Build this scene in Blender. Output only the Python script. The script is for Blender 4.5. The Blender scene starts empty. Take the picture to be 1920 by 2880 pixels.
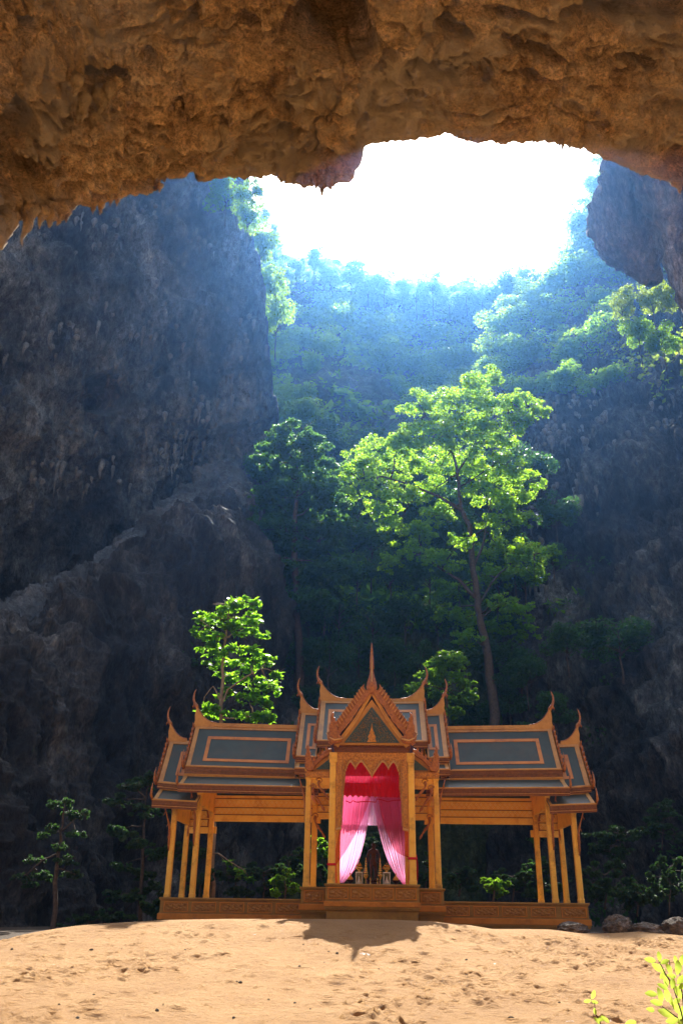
import bpy, bmesh, math, random
import numpy as np
from mathutils import Vector, Matrix

# ---------------------------------------------------------------- camera, world, sun, exposure
SC = bpy.context.scene
COL = SC.collection
FPX, PITCH, ROLL, EYE = 2400.0, math.radians(25), math.radians(0.85), 2.2
cF = np.array([0, math.cos(PITCH), math.sin(PITCH)])
cR0 = np.array([1.0, 0, 0]); cU0 = np.array([0, -math.sin(PITCH), math.cos(PITCH)])
cR = cR0 * math.cos(ROLL) + cU0 * math.sin(ROLL)
cU = cU0 * math.cos(ROLL) - cR0 * math.sin(ROLL)
cam = bpy.data.cameras.new('camera'); camo = bpy.data.objects.new('camera', cam); COL.objects.link(camo)
cam.sensor_fit = 'VERTICAL'; cam.sensor_height = 36.0; cam.lens = 36.0 * FPX / 2880.0
cam.clip_start = 0.05; cam.clip_end = 2000
camo.matrix_world = Matrix(((cR[0], cU[0], -cF[0], 0), (cR[1], cU[1], -cF[1], 0), (cR[2], cU[2], -cF[2], EYE), (0, 0, 0, 1)))
SC.camera = camo

SUN_EL, SUN_AZ = math.radians(49), math.radians(5.2)      # the sun stands behind the pavilion, a little to the right
world = bpy.data.worlds.new('World'); SC.world = world; world.use_nodes = True
wn = world.node_tree; wn.nodes.clear()
sky = wn.nodes.new('ShaderNodeTexSky'); sky.sky_type = 'NISHITA'; sky.sun_disc = False
sky.sun_elevation = SUN_EL; sky.sun_rotation = SUN_AZ; sky.air_density = 1.2; sky.dust_density = 4.0; sky.ozone_density = 1.0
bg = wn.nodes.new('ShaderNodeBackground'); bg.inputs[1].default_value = 0.085
wo = wn.nodes.new('ShaderNodeOutputWorld')
wn.links.new(sky.outputs[0], bg.inputs[0]); wn.links.new(bg.outputs[0], wo.inputs[0])
sl = bpy.data.lights.new('sun', 'SUN'); sl.energy = 5.0; sl.angle = math.radians(0.5); sl.color = (1.0, 0.96, 0.88)
slo = bpy.data.objects.new('sun', sl); COL.objects.link(slo)
sdir = Vector((math.sin(SUN_AZ) * math.cos(SUN_EL), math.cos(SUN_AZ) * math.cos(SUN_EL), math.sin(SUN_EL)))
slo.rotation_euler = sdir.to_track_quat('Z', 'Y').to_euler()
SC.view_settings.view_transform = 'Standard'; SC.view_settings.look = 'None'
SC.view_settings.exposure = 1.55; SC.view_settings.gamma = 1.0; SC.view_settings.use_curve_mapping = False
SC.render.engine = 'CYCLES'
cy = SC.cycles
cy.max_bounces = 10; cy.diffuse_bounces = 7; cy.glossy_bounces = 3; cy.transmission_bounces = 6
cy.transparent_max_bounces = 10; cy.volume_bounces = 1; cy.use_denoising = True
cy.caustics_reflective = False; cy.caustics_refractive = False
cy.sample_clamp_indirect = 8.0; cy.volume_step_rate = 4.0

rng = np.random.default_rng(7); random.seed(7)

def at(px, py, Y):
    """world point seen at photo pixel (px,py) (1920x2880) on the plane y=Y"""
    d = cF * FPX + cR * (px - 960.0) + cU * (1440.0 - py)
    d = d * (Y / d[1]); return Vector((d[0], d[1], d[2] + EYE))
def at_np(px, py, Y):
    d = cF[None] * FPX + cR[None] * (px.reshape(-1, 1) - 960.0) + cU[None] * (1440.0 - py.reshape(-1, 1))
    d = d * (Y.reshape(-1, 1) / d[:, 1:2]); d[:, 2] += EYE
    return d.reshape(px.shape + (3,))

# ---------------------------------------------------------------- noise (numpy gradient noise)
_g = rng.normal(size=(512, 3)); _g /= np.linalg.norm(_g, axis=1)[:, None]
_p = rng.permutation(512)
def noise3(P):
    P = np.asarray(P, dtype=float); sh = P.shape[:-1]; P = P.reshape(-1, 3)
    i = np.floor(P).astype(int); f = P - i; u = f * f * f * (f * (f * 6 - 15) + 10)
    r = np.zeros(len(P))
    for a in (0, 1):
        for b in (0, 1):
            for c in (0, 1):
                h = _p[(i[:, 0] + a) & 511]; h = _p[(h + i[:, 1] + b) & 511]; h = _p[(h + i[:, 2] + c) & 511]
                g = _g[h]; d = f - np.array([a, b, c])
                w = (u[:, 0] if a else 1 - u[:, 0]) * (u[:, 1] if b else 1 - u[:, 1]) * (u[:, 2] if c else 1 - u[:, 2])
                r += w * (g * d).sum(1)
    return (r * 1.6).reshape(sh)
def fbm(P, o=4, lac=2.1, gain=.5):
    r = 0; a = 1.0; P = np.asarray(P, float)
    for k in range(o):
        r = r + a * noise3(P + 17.3 * k); P = P * lac; a *= gain
    return r
def ridged(P, o=4):
    r = 0; a = 1.0; P = np.asarray(P, float)
    for k in range(o):
        r = r + a * (1 - 2 * np.abs(noise3(P + 31.7 * k))); P = P * 2.1; a *= .5
    return r

# ---------------------------------------------------------------- object helpers
def tag(o, label=None, cat=None, group=None, kind=None):
    if label: o['label'] = label
    if cat: o['category'] = cat
    if group: o['group'] = group
    if kind: o['kind'] = kind
    return o
def link(name, me, mat=None, parent=None, smooth=False):
    o = bpy.data.objects.new(name, me); COL.objects.link(o)
    if mat is not None and not me.materials: me.materials.append(mat)
    if parent is not None: o.parent = parent
    if smooth: me.polygons.foreach_set('use_smooth', [True] * len(me.polygons))
    return o
def empty(name, loc=(0, 0, 0), rz=0.0):
    o = bpy.data.objects.new(name, None); COL.objects.link(o); o.location = loc; o.rotation_euler = (0, 0, rz); o.empty_display_size = .3
    return o
def fast_mesh(name, V, Fq):
    V = np.ascontiguousarray(V, dtype=np.float32).reshape(-1, 3); Fq = np.ascontiguousarray(Fq, dtype=np.int32)
    n, k = Fq.shape
    me = bpy.data.meshes.new(name)
    me.vertices.add(len(V)); me.vertices.foreach_set('co', V.ravel())
    me.loops.add(n * k); me.loops.foreach_set('vertex_index', Fq.ravel())
    me.polygons.add(n); me.polygons.foreach_set('loop_start', np.arange(0, n * k, k, dtype=np.int32))
    me.update(calc_edges=True)
    return me
class MB:
    """collects simple solids, builds ONE mesh object"""
    def __init__(s): s.v = []; s.f = []
    def add(s, vs, fs):
        b = len(s.v); s.v += [tuple(v) for v in vs]; s.f += [tuple(b + i for i in f) for f in fs]; return s
    def box(s, x0, x1, y0, y1, z0, z1):
        return s.add([(x0, y0, z0), (x1, y0, z0), (x1, y1, z0), (x0, y1, z0), (x0, y0, z1), (x1, y0, z1), (x1, y1, z1), (x0, y1, z1)],
                     [(0, 3, 2, 1), (4, 5, 6, 7), (0, 1, 5, 4), (1, 2, 6, 5), (2, 3, 7, 6), (3, 0, 4, 7)])
    def hexa(s, a, b):
        """loft between quads a and b (4 pts each)"""
        return s.add(list(a) + list(b), [(3, 2, 1, 0), (4, 5, 6, 7), (0, 1, 5, 4), (1, 2, 6, 5), (2, 3, 7, 6), (3, 0, 4, 7)])
    def slab(s, q, t):
        """quad q (4 points) thickened by vector t"""
        q = [Vector(p) for p in q]; t = Vector(t)
        return s.hexa([p - t for p in q], q)
    def prism(s, pts, y0, y1):
        """outline pts (x,z) extruded from y0 to y1"""
        n = len(pts); vs = [(x, y0, z) for x, z in pts] + [(x, y1, z) for x, z in pts]
        return s.add(vs, [tuple(range(n)), tuple(range(2 * n - 1, n - 1, -1))] + [(i, i + n, (i + 1) % n + n, (i + 1) % n) for i in range(n)])
    def rings(s, rings):
        """loft a list of rings (same count), capped"""
        n = len(rings[0]); b = len(s.v)
        for r in rings: s.v += [tuple(p) for p in r]
        for k in range(len(rings) - 1):
            for i in range(n):
                j = (i + 1) % n; s.f.append((b + k * n + i, b + k * n + j, b + (k + 1) * n + j, b + (k + 1) * n + i))
        s.f.append(tuple(b + i for i in range(n - 1, -1, -1))); e = b + (len(rings) - 1) * n; s.f.append(tuple(e + i for i in range(n)))
        return s
    def tube(s, pts, rad, n=7, flat=1.0):
        pts = [Vector(p) for p in pts]
        if not hasattr(rad, '__len__'): rad = [rad] * len(pts)
        rs = []; ref = None
        for i, p in enumerate(pts):
            t = (pts[min(i + 1, len(pts) - 1)] - pts[max(i - 1, 0)]).normalized()
            if ref is None: ref = Vector((0, 1, 0)) if abs(t.y) < .8 else Vector((1, 0, 0))
            a = (ref - t * ref.dot(t)).normalized(); ref = a; b = t.cross(a)
            rs.append([p + (a * math.cos(2 * math.pi * k / n) * flat + b * math.sin(2 * math.pi * k / n)) * rad[i] for k in range(n)])
        return s.rings(rs)
    def lathe(s, prof, c=(0, 0, 0), n=16):
        return s.rings([[(c[0] + r * math.cos(2 * math.pi * k / n), c[1] + r * math.sin(2 * math.pi * k / n), c[2] + z) for k in range(n)] for r, z in prof])
    def mesh(s, name):
        me = bpy.data.meshes.new(name); me.from_pydata(s.v, [], s.f); me.update(); return me
    def build(s, name, mat, parent=None, smooth=False, bevel=0):
        me = s.mesh(name)
        bm = bmesh.new(); bm.from_mesh(me); bmesh.ops.recalc_face_normals(bm, faces=bm.faces[:]); bm.to_mesh(me); bm.free()
        o = link(name, me, mat, parent, smooth)
        if bevel:
            m = o.modifiers.new('bevel', 'BEVEL'); m.width = bevel; m.segments = 1; m.limit_method = 'ANGLE'
        return o
def cubic(ctrl, nv, nu):
    """Catmull-Rom resampling of a control array (rows, cols, k)"""
    def one(A, n):
        m = A.shape[0]; t = np.linspace(0, m - 1, n); i = np.clip(np.floor(t).astype(int), 0, m - 2); f = (t - i)
        f = f.reshape((-1,) + (1,) * (A.ndim - 1))
        g = lambda k: A[np.clip(k, 0, m - 1)]
        p0, p1, p2, p3 = g(i - 1), g(i), g(i + 1), g(i + 2)
        return .5 * (2 * p1 + (p2 - p0) * f + (2 * p0 - 5 * p1 + 4 * p2 - p3) * f ** 2 + (3 * p1 - p0 - 3 * p2 + p3) * f ** 3)
    A = one(np.asarray(ctrl, float), nv); A = one(np.swapaxes(A, 0, 1), nu); return np.swapaxes(A, 0, 1)
def grid_normals(P):
    du = np.gradient(P, axis=1); dv = np.gradient(P, axis=0); N = np.cross(du, dv); return N / (np.linalg.norm(N, axis=-1, keepdims=True) + 1e-9)
def grid_obj(name, P, mat, toward=None, parent=None):
    nv, nu = P.shape[:2]
    idx = np.arange(nv * nu).reshape(nv, nu)
    Fq = np.stack([idx[:-1, :-1], idx[:-1, 1:], idx[1:, 1:], idx[1:, :-1]], -1).reshape(-1, 4)
    return link(name, fast_mesh(name, P, Fq), mat, parent, smooth=True)

# ---------------------------------------------------------------- materials
def new_mat(name):
    m = bpy.data.materials.new(name); m.use_nodes = True; nt = m.node_tree; nt.nodes.clear()
    out = nt.nodes.new('ShaderNodeOutputMaterial'); b = nt.nodes.new('ShaderNodeBsdfPrincipled')
    nt.links.new(b.outputs[0], out.inputs[0]); return m, nt, b, out
def N(nt, t, **kw):
    n = nt.nodes.new(t)
    for k, v in kw.items():
        if k.startswith('i_'):
            key = k[2:]; n.inputs[int(key) if key.isdigit() else key].default_value = v
        else: setattr(n, k, v)
    return n
def ramp(nt, fac, stops):
    r = nt.nodes.new('ShaderNodeValToRGB'); e = r.color_ramp.elements
    while len(e) > 1: e.remove(e[-1])
    e[0].position = stops[0][0]; e[0].color = tuple(stops[0][1]) + (1,)
    for p, c in stops[1:]:
        x = e.new(p); x.color = tuple(c) + (1,)
    nt.links.new(fac, r.inputs[0]); return r
def paint(name, c1, c2, rough=.5, scale=6.0, bump=.1, metallic=0.0, grime=None, bscale=60, coat=0.0):
    """painted or stained surface: two close tones in a noise, fine bump, optional grime"""
    m, nt, b, out = new_mat(name); L = nt.links.new
    tc = N(nt, 'ShaderNodeTexCoord'); n1 = N(nt, 'ShaderNodeTexNoise', i_Scale=scale, i_Detail=8.0, i_Roughness=.65)
    L(tc.outputs['Object'], n1.inputs['Vector'])
    r = ramp(nt, n1.outputs[0], [(.32, c1), (.68, c2)]); colr = r.outputs[0]
    if grime:
        n2 = N(nt, 'ShaderNodeTexNoise', i_Scale=scale * .35, i_Detail=10.0, i_Roughness=.75); L(tc.outputs['Object'], n2.inputs['Vector'])
        r2 = ramp(nt, n2.outputs[0], [(.5, (0, 0, 0)), (.72, (1, 1, 1))])
        mx = N(nt, 'ShaderNodeMix', data_type='RGBA'); L(r2.outputs[0], mx.inputs[0]); L(colr, mx.inputs[6]); mx.inputs[7].default_value = tuple(grime) + (1,)
        colr = mx.outputs[2]
    L(colr, b.inputs['Base Color']); b.inputs['Roughness'].default_value = rough; b.inputs['Metallic'].default_value = metallic
    b.inputs['Coat Weight'].default_value = coat; b.inputs['Coat Roughness'].default_value = .15
    n3 = N(nt, 'ShaderNodeTexNoise', i_Scale=bscale, i_Detail=6.0); L(tc.outputs['Object'], n3.inputs['Vector'])
    bp = N(nt, 'ShaderNodeBump', i_Strength=bump, i_Distance=.03); L(n3.outputs[0], bp.inputs['Height']); L(bp.outputs[0], b.inputs['Normal'])
    return m
def rock_mat(name, tones, scale=.25, bump=1.0, dist=.5, streak=1.0, moss=None, hard=False):
    m, nt, b, out = new_mat(name); L = nt.links.new
    tc = N(nt, 'ShaderNodeTexCoord'); mp = N(nt, 'ShaderNodeMapping'); mp.inputs['Scale'].default_value = (1, 1, streak)
    L(tc.outputs['Object'], mp.inputs[0])
    wn_ = N(nt, 'ShaderNodeTexNoise', i_Scale=scale * 1.7, i_Detail=3.0); L(mp.outputs[0], wn_.inputs['Vector'])
    ad = N(nt, 'ShaderNodeVectorMath', operation='MULTIPLY_ADD'); L(wn_.outputs[1], ad.inputs[0]); ad.inputs[1].default_value = (.16 / scale,) * 3; L(mp.outputs[0], ad.inputs[2])
    n1 = N(nt, 'ShaderNodeTexNoise', i_Scale=scale, i_Detail=12.0, i_Roughness=.68); L(ad.outputs[0], n1.inputs['Vector'])
    r1 = ramp(nt, n1.outputs[0], [(.36, tones[0]), (.46, tones[1]), (.55, tones[2]), (.66, tones[3])])
    # pits and pale flecks
    n2 = N(nt, 'ShaderNodeTexNoise', i_Scale=scale * 9, i_Detail=9.0, i_Roughness=.72); L(ad.outputs[0], n2.inputs['Vector'])
    r2 = ramp(nt, n2.outputs[0], [(.36, (.22, .22, .22)), (.46, (.7, .7, .7)), (.55, (1, 1, 1)), (.66, (1.9, 1.85, 1.75))] if hard else [(.30, (.45, .44, .43)), (.46, (.8, .8, .8)), (.55, (1, 1, 1)), (.74, (1.45, 1.4, 1.3))])
    mx = N(nt, 'ShaderNodeMix', data_type='RGBA', blend_type='MULTIPLY'); mx.inputs[0].default_value = 1.0
    L(r1.outputs[0], mx.inputs[6]); L(r2.outputs[0], mx.inputs[7]); colr = mx.outputs[2]
    n6 = N(nt, 'ShaderNodeTexNoise', i_Scale=scale * 42, i_Detail=6.0, i_Roughness=.7); L(ad.outputs[0], n6.inputs['Vector'])
    r6 = ramp(nt, n6.outputs[0], [(.36, (.38, .37, .36)), (.5, (1, 1, 1)), (.66, (1.5, 1.45, 1.4))])
    mx6 = N(nt, 'ShaderNodeMix', data_type='RGBA', blend_type='MULTIPLY'); mx6.inputs[0].default_value = .85; L(colr, mx6.inputs[6]); L(r6.outputs[0], mx6.inputs[7]); colr = mx6.outputs[2]
    if moss:
        n4 = N(nt, 'ShaderNodeTexNoise', i_Scale=scale * .9, i_Detail=8.0, i_Roughness=.7); L(ad.outputs[0], n4.inputs['Vector'])
        mp2 = ramp(nt, n4.outputs[0], [(.47, (0, 0, 0)), (.60, (1, 1, 1))])
        m2 = N(nt, 'ShaderNodeMix', data_type='RGBA'); L(mp2.outputs[0], m2.inputs[0]); L(colr, m2.inputs[6]); m2.inputs[7].default_value = tuple(moss) + (1,); colr = m2.outputs[2]
        n7 = N(nt, 'ShaderNodeTexNoise', i_Scale=scale * 1.3, i_Detail=11.0, i_Roughness=.74); mp7 = N(nt, 'ShaderNodeMapping'); mp7.inputs['Location'].default_value = (31, 7, 3); mp7.inputs['Scale'].default_value = (.6, 1.5, 1.2)
        L(ad.outputs[0], mp7.inputs[0]); L(mp7.outputs[0], n7.inputs['Vector']); r7 = ramp(nt, n7.outputs[0], [(.30, (.28, .25, .23)), (.44, (1, 1, 1)), (.60, (1, 1, 1)), (.70, (1.12, 1.08, 1.0))])
        m7 = N(nt, 'ShaderNodeMix', data_type='RGBA', blend_type='MULTIPLY'); m7.inputs[0].default_value = 1.0; L(colr, m7.inputs[6]); L(r7.outputs[0], m7.inputs[7]); colr = m7.outputs[2]
    L(colr, b.inputs['Base Color']); b.inputs['Roughness'].default_value = .85
    v = N(nt, 'ShaderNodeTexVoronoi', i_Scale=scale * 12); L(ad.outputs[0], v.inputs['Vector'])
    ma = N(nt, 'ShaderNodeMath', operation='MULTIPLY_ADD'); L(v.outputs[0], ma.inputs[0]); ma.inputs[1].default_value = .45; L(n2.outputs[0], ma.inputs[2])
    bp = N(nt, 'ShaderNodeBump', i_Strength=bump, i_Distance=dist); L(ma.outputs[0], bp.inputs['Height'])
    bq = N(nt, 'ShaderNodeBump', i_Strength=.9, i_Distance=dist * .22); L(n6.outputs[0], bq.inputs['Height']); L(bp.outputs[0], bq.inputs['Normal']); L(bq.outputs[0], b.inputs['Normal'])
    return m
def leaf_mat(name, c_dark, c_light, trans, tw=.5, rough=.4):
    m, nt, b, out = new_mat(name); L = nt.links.new
    g = N(nt, 'ShaderNodeNewGeometry'); r = ramp(nt, g.outputs['Random Per Island'], [(0, c_dark), (.6, tuple((a + b_) / 2 for a, b_ in zip(c_dark, c_light))), (1, c_light)])
    L(r.outputs[0], b.inputs['Base Color']); b.inputs['Roughness'].default_value = rough
    tr = N(nt, 'ShaderNodeBsdfTranslucent'); r2 = ramp(nt, g.outputs['Random Per Island'], [(0, tuple(t * .75 for t in trans)), (1, trans)]); L(r2.outputs[0], tr.inputs[0])
    mx = N(nt, 'ShaderNodeMixShader'); mx.inputs[0].default_value = tw; L(b.outputs[0], mx.inputs[1]); L(tr.outputs[0], mx.inputs[2]); L(mx.outputs[0], out.inputs[0])
    return m

M = {}
M['ceil'] = rock_mat('cave_ceiling_rock', [(.44, .28, .15), (.66, .45, .25), (.76, .55, .35), (.80, .66, .49)], scale=.36, bump=1.0, dist=.30, moss=(.50, .42, .32))
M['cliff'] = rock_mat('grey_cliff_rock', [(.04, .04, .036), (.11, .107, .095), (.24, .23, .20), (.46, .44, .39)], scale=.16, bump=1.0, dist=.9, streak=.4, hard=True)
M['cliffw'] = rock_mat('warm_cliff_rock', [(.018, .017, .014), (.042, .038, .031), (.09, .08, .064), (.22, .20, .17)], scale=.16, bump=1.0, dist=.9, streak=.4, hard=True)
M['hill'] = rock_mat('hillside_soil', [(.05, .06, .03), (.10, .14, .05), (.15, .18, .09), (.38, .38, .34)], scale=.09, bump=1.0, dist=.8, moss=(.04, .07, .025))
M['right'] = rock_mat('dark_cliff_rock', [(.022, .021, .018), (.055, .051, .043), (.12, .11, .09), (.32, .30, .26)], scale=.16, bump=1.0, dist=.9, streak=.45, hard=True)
M['column'] = rock_mat('brown_streaked_rock', [(.10, .065, .045), (.22, .15, .105), (.34, .25, .185), (.5, .41, .33)], scale=.3, bump=1.0, dist=.5, streak=.3, hard=True)
M['ledge'] = rock_mat('skylit_ledge_rock', [(.09, .09, .085), (.15, .15, .14), (.22, .22, .205), (.34, .33, .31)], scale=.3, bump=1.0, dist=.5)
M['drip'] = rock_mat('pale_dripstone', [(.14, .12, .10), (.24, .21, .17), (.34, .31, .26), (.50, .46, .40)], scale=.5, bump=.8, dist=.3, streak=.5)
M['boulder'] = rock_mat('boulder_rock', [(.07, .055, .04), (.13, .10, .07), (.2, .15, .11), (.34, .27, .21)], scale=1.2, bump=.8, dist=.12)
M['bark'] = paint('tree_bark', (.05, .035, .025), (.14, .10, .07), rough=.9, scale=5, bump=.6, bscale=30)
M['barkl'] = paint('pale_bark', (.22, .15, .09), (.38, .27, .17), rough=.85, scale=5, bump=.5, bscale=30)
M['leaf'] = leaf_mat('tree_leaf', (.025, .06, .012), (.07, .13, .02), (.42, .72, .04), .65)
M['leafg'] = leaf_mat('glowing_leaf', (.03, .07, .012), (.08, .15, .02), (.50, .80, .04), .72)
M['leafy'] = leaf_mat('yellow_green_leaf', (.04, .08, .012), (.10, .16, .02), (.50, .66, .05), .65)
M['leafd'] = leaf_mat('dark_leaf', (.03, .07, .022), (.07, .13, .035), (.12, .30, .05), .5)  # darker leaf copy, forest shade put into the colour
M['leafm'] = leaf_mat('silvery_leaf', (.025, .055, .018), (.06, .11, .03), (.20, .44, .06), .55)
M['leafs'] = leaf_mat('shade_leaf', (.022, .05, .015), (.055, .10, .028), (.07, .17, .03), .4, rough=.65)  # dimmed leaf copy: shade put into its colour
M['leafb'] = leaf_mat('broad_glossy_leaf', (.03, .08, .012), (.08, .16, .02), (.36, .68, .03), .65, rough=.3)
M['leafp'] = leaf_mat('pale_lime_leaf', (.12, .22, .02), (.22, .34, .03), (.60, .78, .10), .6, rough=.35)
# ---------------------------------------------------------------- the ground: one sheet with the sand mound in front of the pavilion
_cx = np.array([-400, 0, 53, 143, 204, 327, 445, 620, 850, 1100, 1238, 1341, 1405, 1494, 1572, 1670, 1764, 1838, 1920, 2300], float)
_cy = np.array([2790, 2649, 2632, 2617, 2609, 2602, 2595, 2592, 2592, 2594, 2600, 2611, 2622, 2622, 2623, 2634, 2634, 2629, 2636, 2660], float)
_cw = at_np(_cx, _cy, np.full(len(_cx), 31.5))
def crest(X): return np.interp(X, _cw[:, 0], _cw[:, 2])
def smooth(a, b, x):
    t = np.clip((x - a) / (b - a), 0, 1); return t * t * (3 - 2 * t)
_sy = np.array([-80, 4, 10, 18, 22, 26, 29, 31.5, 33, 34.5, 36, 40, 46, 60, 300], float)
_sz = np.array([-.3, -.3, -.1, .32, .62, .97, 1.36, 1.76, 1.83, 1.62, 1.45, 1.35, 1.2, 1.2, 1.2], float)
_sf = np.array([0, 0, 0, .0, .12, .4, .75, 1, 1, .7, .35, .1, 0, 0, 0], float)
def ground_z(X, Y):
    X = np.asarray(X, float); Y = np.asarray(Y, float)
    z = np.interp(Y, _sy, _sz); k = np.interp(Y, _sy, _sf)
    z = z + k * (crest(X) - 1.76)
    P = np.stack([X, Y, np.zeros_like(X)], -1)
    near = smooth(14, 18, Y) * (1 - smooth(30.5, 31.5, Y))
    z = z + near * .05 * fbm(P * .45, 3)
    return z
def axis(segs):
    out = [segs[0][0]]
    for a, b, n in segs: out += list(np.linspace(a, b, n + 1)[1:])
    return np.array(out)
xs = axis([(-160, -26, 22), (-26, -11, 40), (-11, 14.5, 520), (14.5, 26, 30), (26, 160, 22)])
ys = axis([(-60, 12, 18), (12, 17, 20), (17, 34, 420), (34, 60, 40), (60, 300, 40)])
GX, GY = np.meshgrid(xs, ys)
GZ = ground_z(GX, GY)
# footprints, scuffs and lumps in the sand
mask = smooth(15, 17.5, GY) * (1 - smooth(31.2, 32.6, GY)) * smooth(-14, -12, GX) * (1 - smooth(14, 15.5, GX))
Pn = np.stack([GX, GY, GX * 0], -1)
GZ = GZ + mask * (.022 * fbm(Pn * np.array([2.0, 3.0, 1]), 3) + .011 * fbm(Pn * np.array([7., 13., 1]), 2))
patch = smooth(-.1, .55, fbm(Pn * .22 + 5.0, 3) + .25 * smooth(2, 9, GX) - .1 * smooth(2, 9, -GX))
def dents(n, r0, r1, d0, d1, xr, yr, dens=None):
    global GZ
    k = 0
    while k < n:
        x = rng.uniform(*xr); y = rng.uniform(*yr)
        if dens is not None:
            i = np.searchsorted(ys, y); j = np.searchsorted(xs, x)
            if rng.random() > .12 + dens[min(i, len(ys) - 1), min(j, len(xs) - 1)]: continue
        k += 1
        r = rng.uniform(r0, r1); d = rng.uniform(d0, d1); an = rng.uniform(0, math.pi); el = rng.uniform(1.0, 2.0)
        i0, i1 = np.searchsorted(ys, [y - 3 * r, y + 3 * r]); j0, j1 = np.searchsorted(xs, [x - 3 * r, x + 3 * r])
        if i1 <= i0 or j1 <= j0: continue
        dx = GX[i0:i1, j0:j1] - x; dy = GY[i0:i1, j0:j1] - y
        u = (dx * math.cos(an) + dy * math.sin(an)) / (r * el); v = (-dx * math.sin(an) + dy * math.cos(an)) / r
        q = u * u + v * v
        GZ[i0:i1, j0:j1] += -d * np.exp(-q * 1.6) + .45 * d * np.exp(-(np.sqrt(q) - 1.35) ** 2 * 6)
dents(950, .07, .14, .045, .10, (-11, 14), (16.5, 31), patch)
dents(1200, .03, .055, -.05, -.02, (-11, 14), (16.5, 31), patch)
idx = np.arange(GX.size).reshape(GX.shape)
Fq = np.stack([idx[:-1, :-1], idx[:-1, 1:], idx[1:, 1:], idx[1:, :-1]], -1).reshape(-1, 4)
m, nt, b, out = new_mat('sand'); L = nt.links.new
tc = N(nt, 'ShaderNodeTexCoord')
n1 = N(nt, 'ShaderNodeTexNoise', i_Scale=.5, i_Detail=10.0, i_Roughness=.7); L(tc.outputs['Object'], n1.inputs['Vector'])
r1 = ramp(nt, n1.outputs[0], [(.3, (.36, .19, .068)), (.5, (.44, .242, .090)), (.7, (.51, .295, .12))])
n2 = N(nt, 'ShaderNodeTexNoise', i_Scale=26.0, i_Detail=6.0, i_Roughness=.8); L(tc.outputs['Object'], n2.inputs['Vector'])
r2 = ramp(nt, n2.outputs[0], [(.33, (.30, .26, .22)), (.43, (.9, .9, .9)), (.62, (1, 1, 1)), (.72, (1.15, 1.15, 1.15))])
mx = N(nt, 'ShaderNodeMix', data_type='RGBA', blend_type='MULTIPLY'); mx.inputs[0].default_value = 1.0; L(r1.outputs[0], mx.inputs[6]); L(r2.outputs[0], mx.inputs[7])
# pale droppings / patches on the sand
n5 = N(nt, 'ShaderNodeTexNoise', i_Scale=1.7, i_Detail=9.0, i_Roughness=.62); L(tc.outputs['Object'], n5.inputs['Vector'])
r5 = ramp(nt, n5.outputs[0], [(.70, (0, 0, 0)), (.73, (1, 1, 1))])
m5 = N(nt, 'ShaderNodeMix', data_type='RGBA'); L(r5.outputs[0], m5.inputs[0]); L(mx.outputs[2], m5.inputs[6]); m5.inputs[7].default_value = (.62, .55, .5, 1)
# darker humus floor beyond the mound
sp = N(nt, 'ShaderNodeSeparateXYZ'); L(tc.outputs['Object'], sp.inputs[0])
mr = N(nt, 'ShaderNodeMapRange', i_1=33.5, i_2=36.0); L(sp.outputs[1], mr.inputs[0])
m6 = N(nt, 'ShaderNodeMix', data_type='RGBA'); L(mr.outputs[0], m6.inputs[0]); L(m5.outputs[2], m6.inputs[6]); m6.inputs[7].default_value = (.09, .06, .035, 1)
L(m6.outputs[2], b.inputs['Base Color']); b.inputs['Roughness'].default_value = .95
n3 = N(nt, 'ShaderNodeTexNoise', i_Scale=9.0, i_Detail=9.0, i_Roughness=.75); mpp = N(nt, 'ShaderNodeMapping'); mpp.inputs['Scale'].default_value = (.6, 1.5, 1)
L(tc.outputs['Object'], mpp.inputs[0]); L(mpp.outputs[0], n3.inputs['Vector'])
bp = N(nt, 'ShaderNodeBump', i_Strength=1.0, i_Distance=.13); L(n3.outputs[0], bp.inputs['Height']); L(bp.outputs[0], b.inputs['Normal'])
M['sand'] = m
g = link('ground', fast_mesh('ground', np.stack([GX, GY, GZ], -1), Fq), M['sand'], smooth=True); tag(g, kind='structure')

# ---------------------------------------------------------------- cave ceiling
lipx = np.array([-2600, -1500, -900, -400, -150, 0, 100, 250, 380, 520, 700, 800, 900, 960, 1010, 1022, 1060, 1140, 1250, 1330, 1440, 1560, 1640, 1720, 1800, 1920, 2200, 2800, 3800, 4800], float)
lipy = np.array([2600, 1800, 1250, 860, 740, 625, 600, 575, 540, 506, 492, 500, 512, 508, 470, 410, 400, 398, 372, 388, 396, 400, 415, 455, 485, 522, 640, 1000, 1800, 2600], float)
uu = np.concatenate([np.linspace(-2600, -150, 60), np.linspace(-140, 2060, 520), np.linspace(2080, 4800, 60)])
ly = np.interp(uu, lipx, lipy)
QC = .62
lipY = QC * (26.5 + 1.2 * np.sin(uu * .004) - 2.5 * smooth(500, -100, uu) + 0 * uu)
LW = at_np(uu, ly, lipY)
# offsets back from the lip (distance s, height h)
so = np.array([-6, -2.0, -.5, 0, .8, 2.5, 5, 9, 12, 14, 15, 15.5, 16])       # roof cut to a bridge: unseen gap added to bounce daylight in
ho = np.array([16, 6.0, 1.3, 0, .15, .6, 1.3, 2.2, 2.5, 3.4, 5.5, 9, 16])
ss = np.concatenate([np.linspace(-6, -.6, 8), np.linspace(-.5, .8, 14), np.linspace(.86, 13, 240), np.linspace(13.2, 16, 16)])
hh = np.interp(ss, so, ho)
for _ in range(3): hh[1:-1] = np.where(ss[1:-1] > 1, (hh[:-2] + 2 * hh[1:-1] + hh[2:]) / 4, hh[1:-1])
CP = np.zeros((len(ss), len(uu), 3))
CP[..., 0] = LW[None, :, 0]; CP[..., 1] = LW[None, :, 1] - QC * ss[:, None]; CP[..., 2] = LW[None, :, 2] + QC * hh[:, None]
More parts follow.
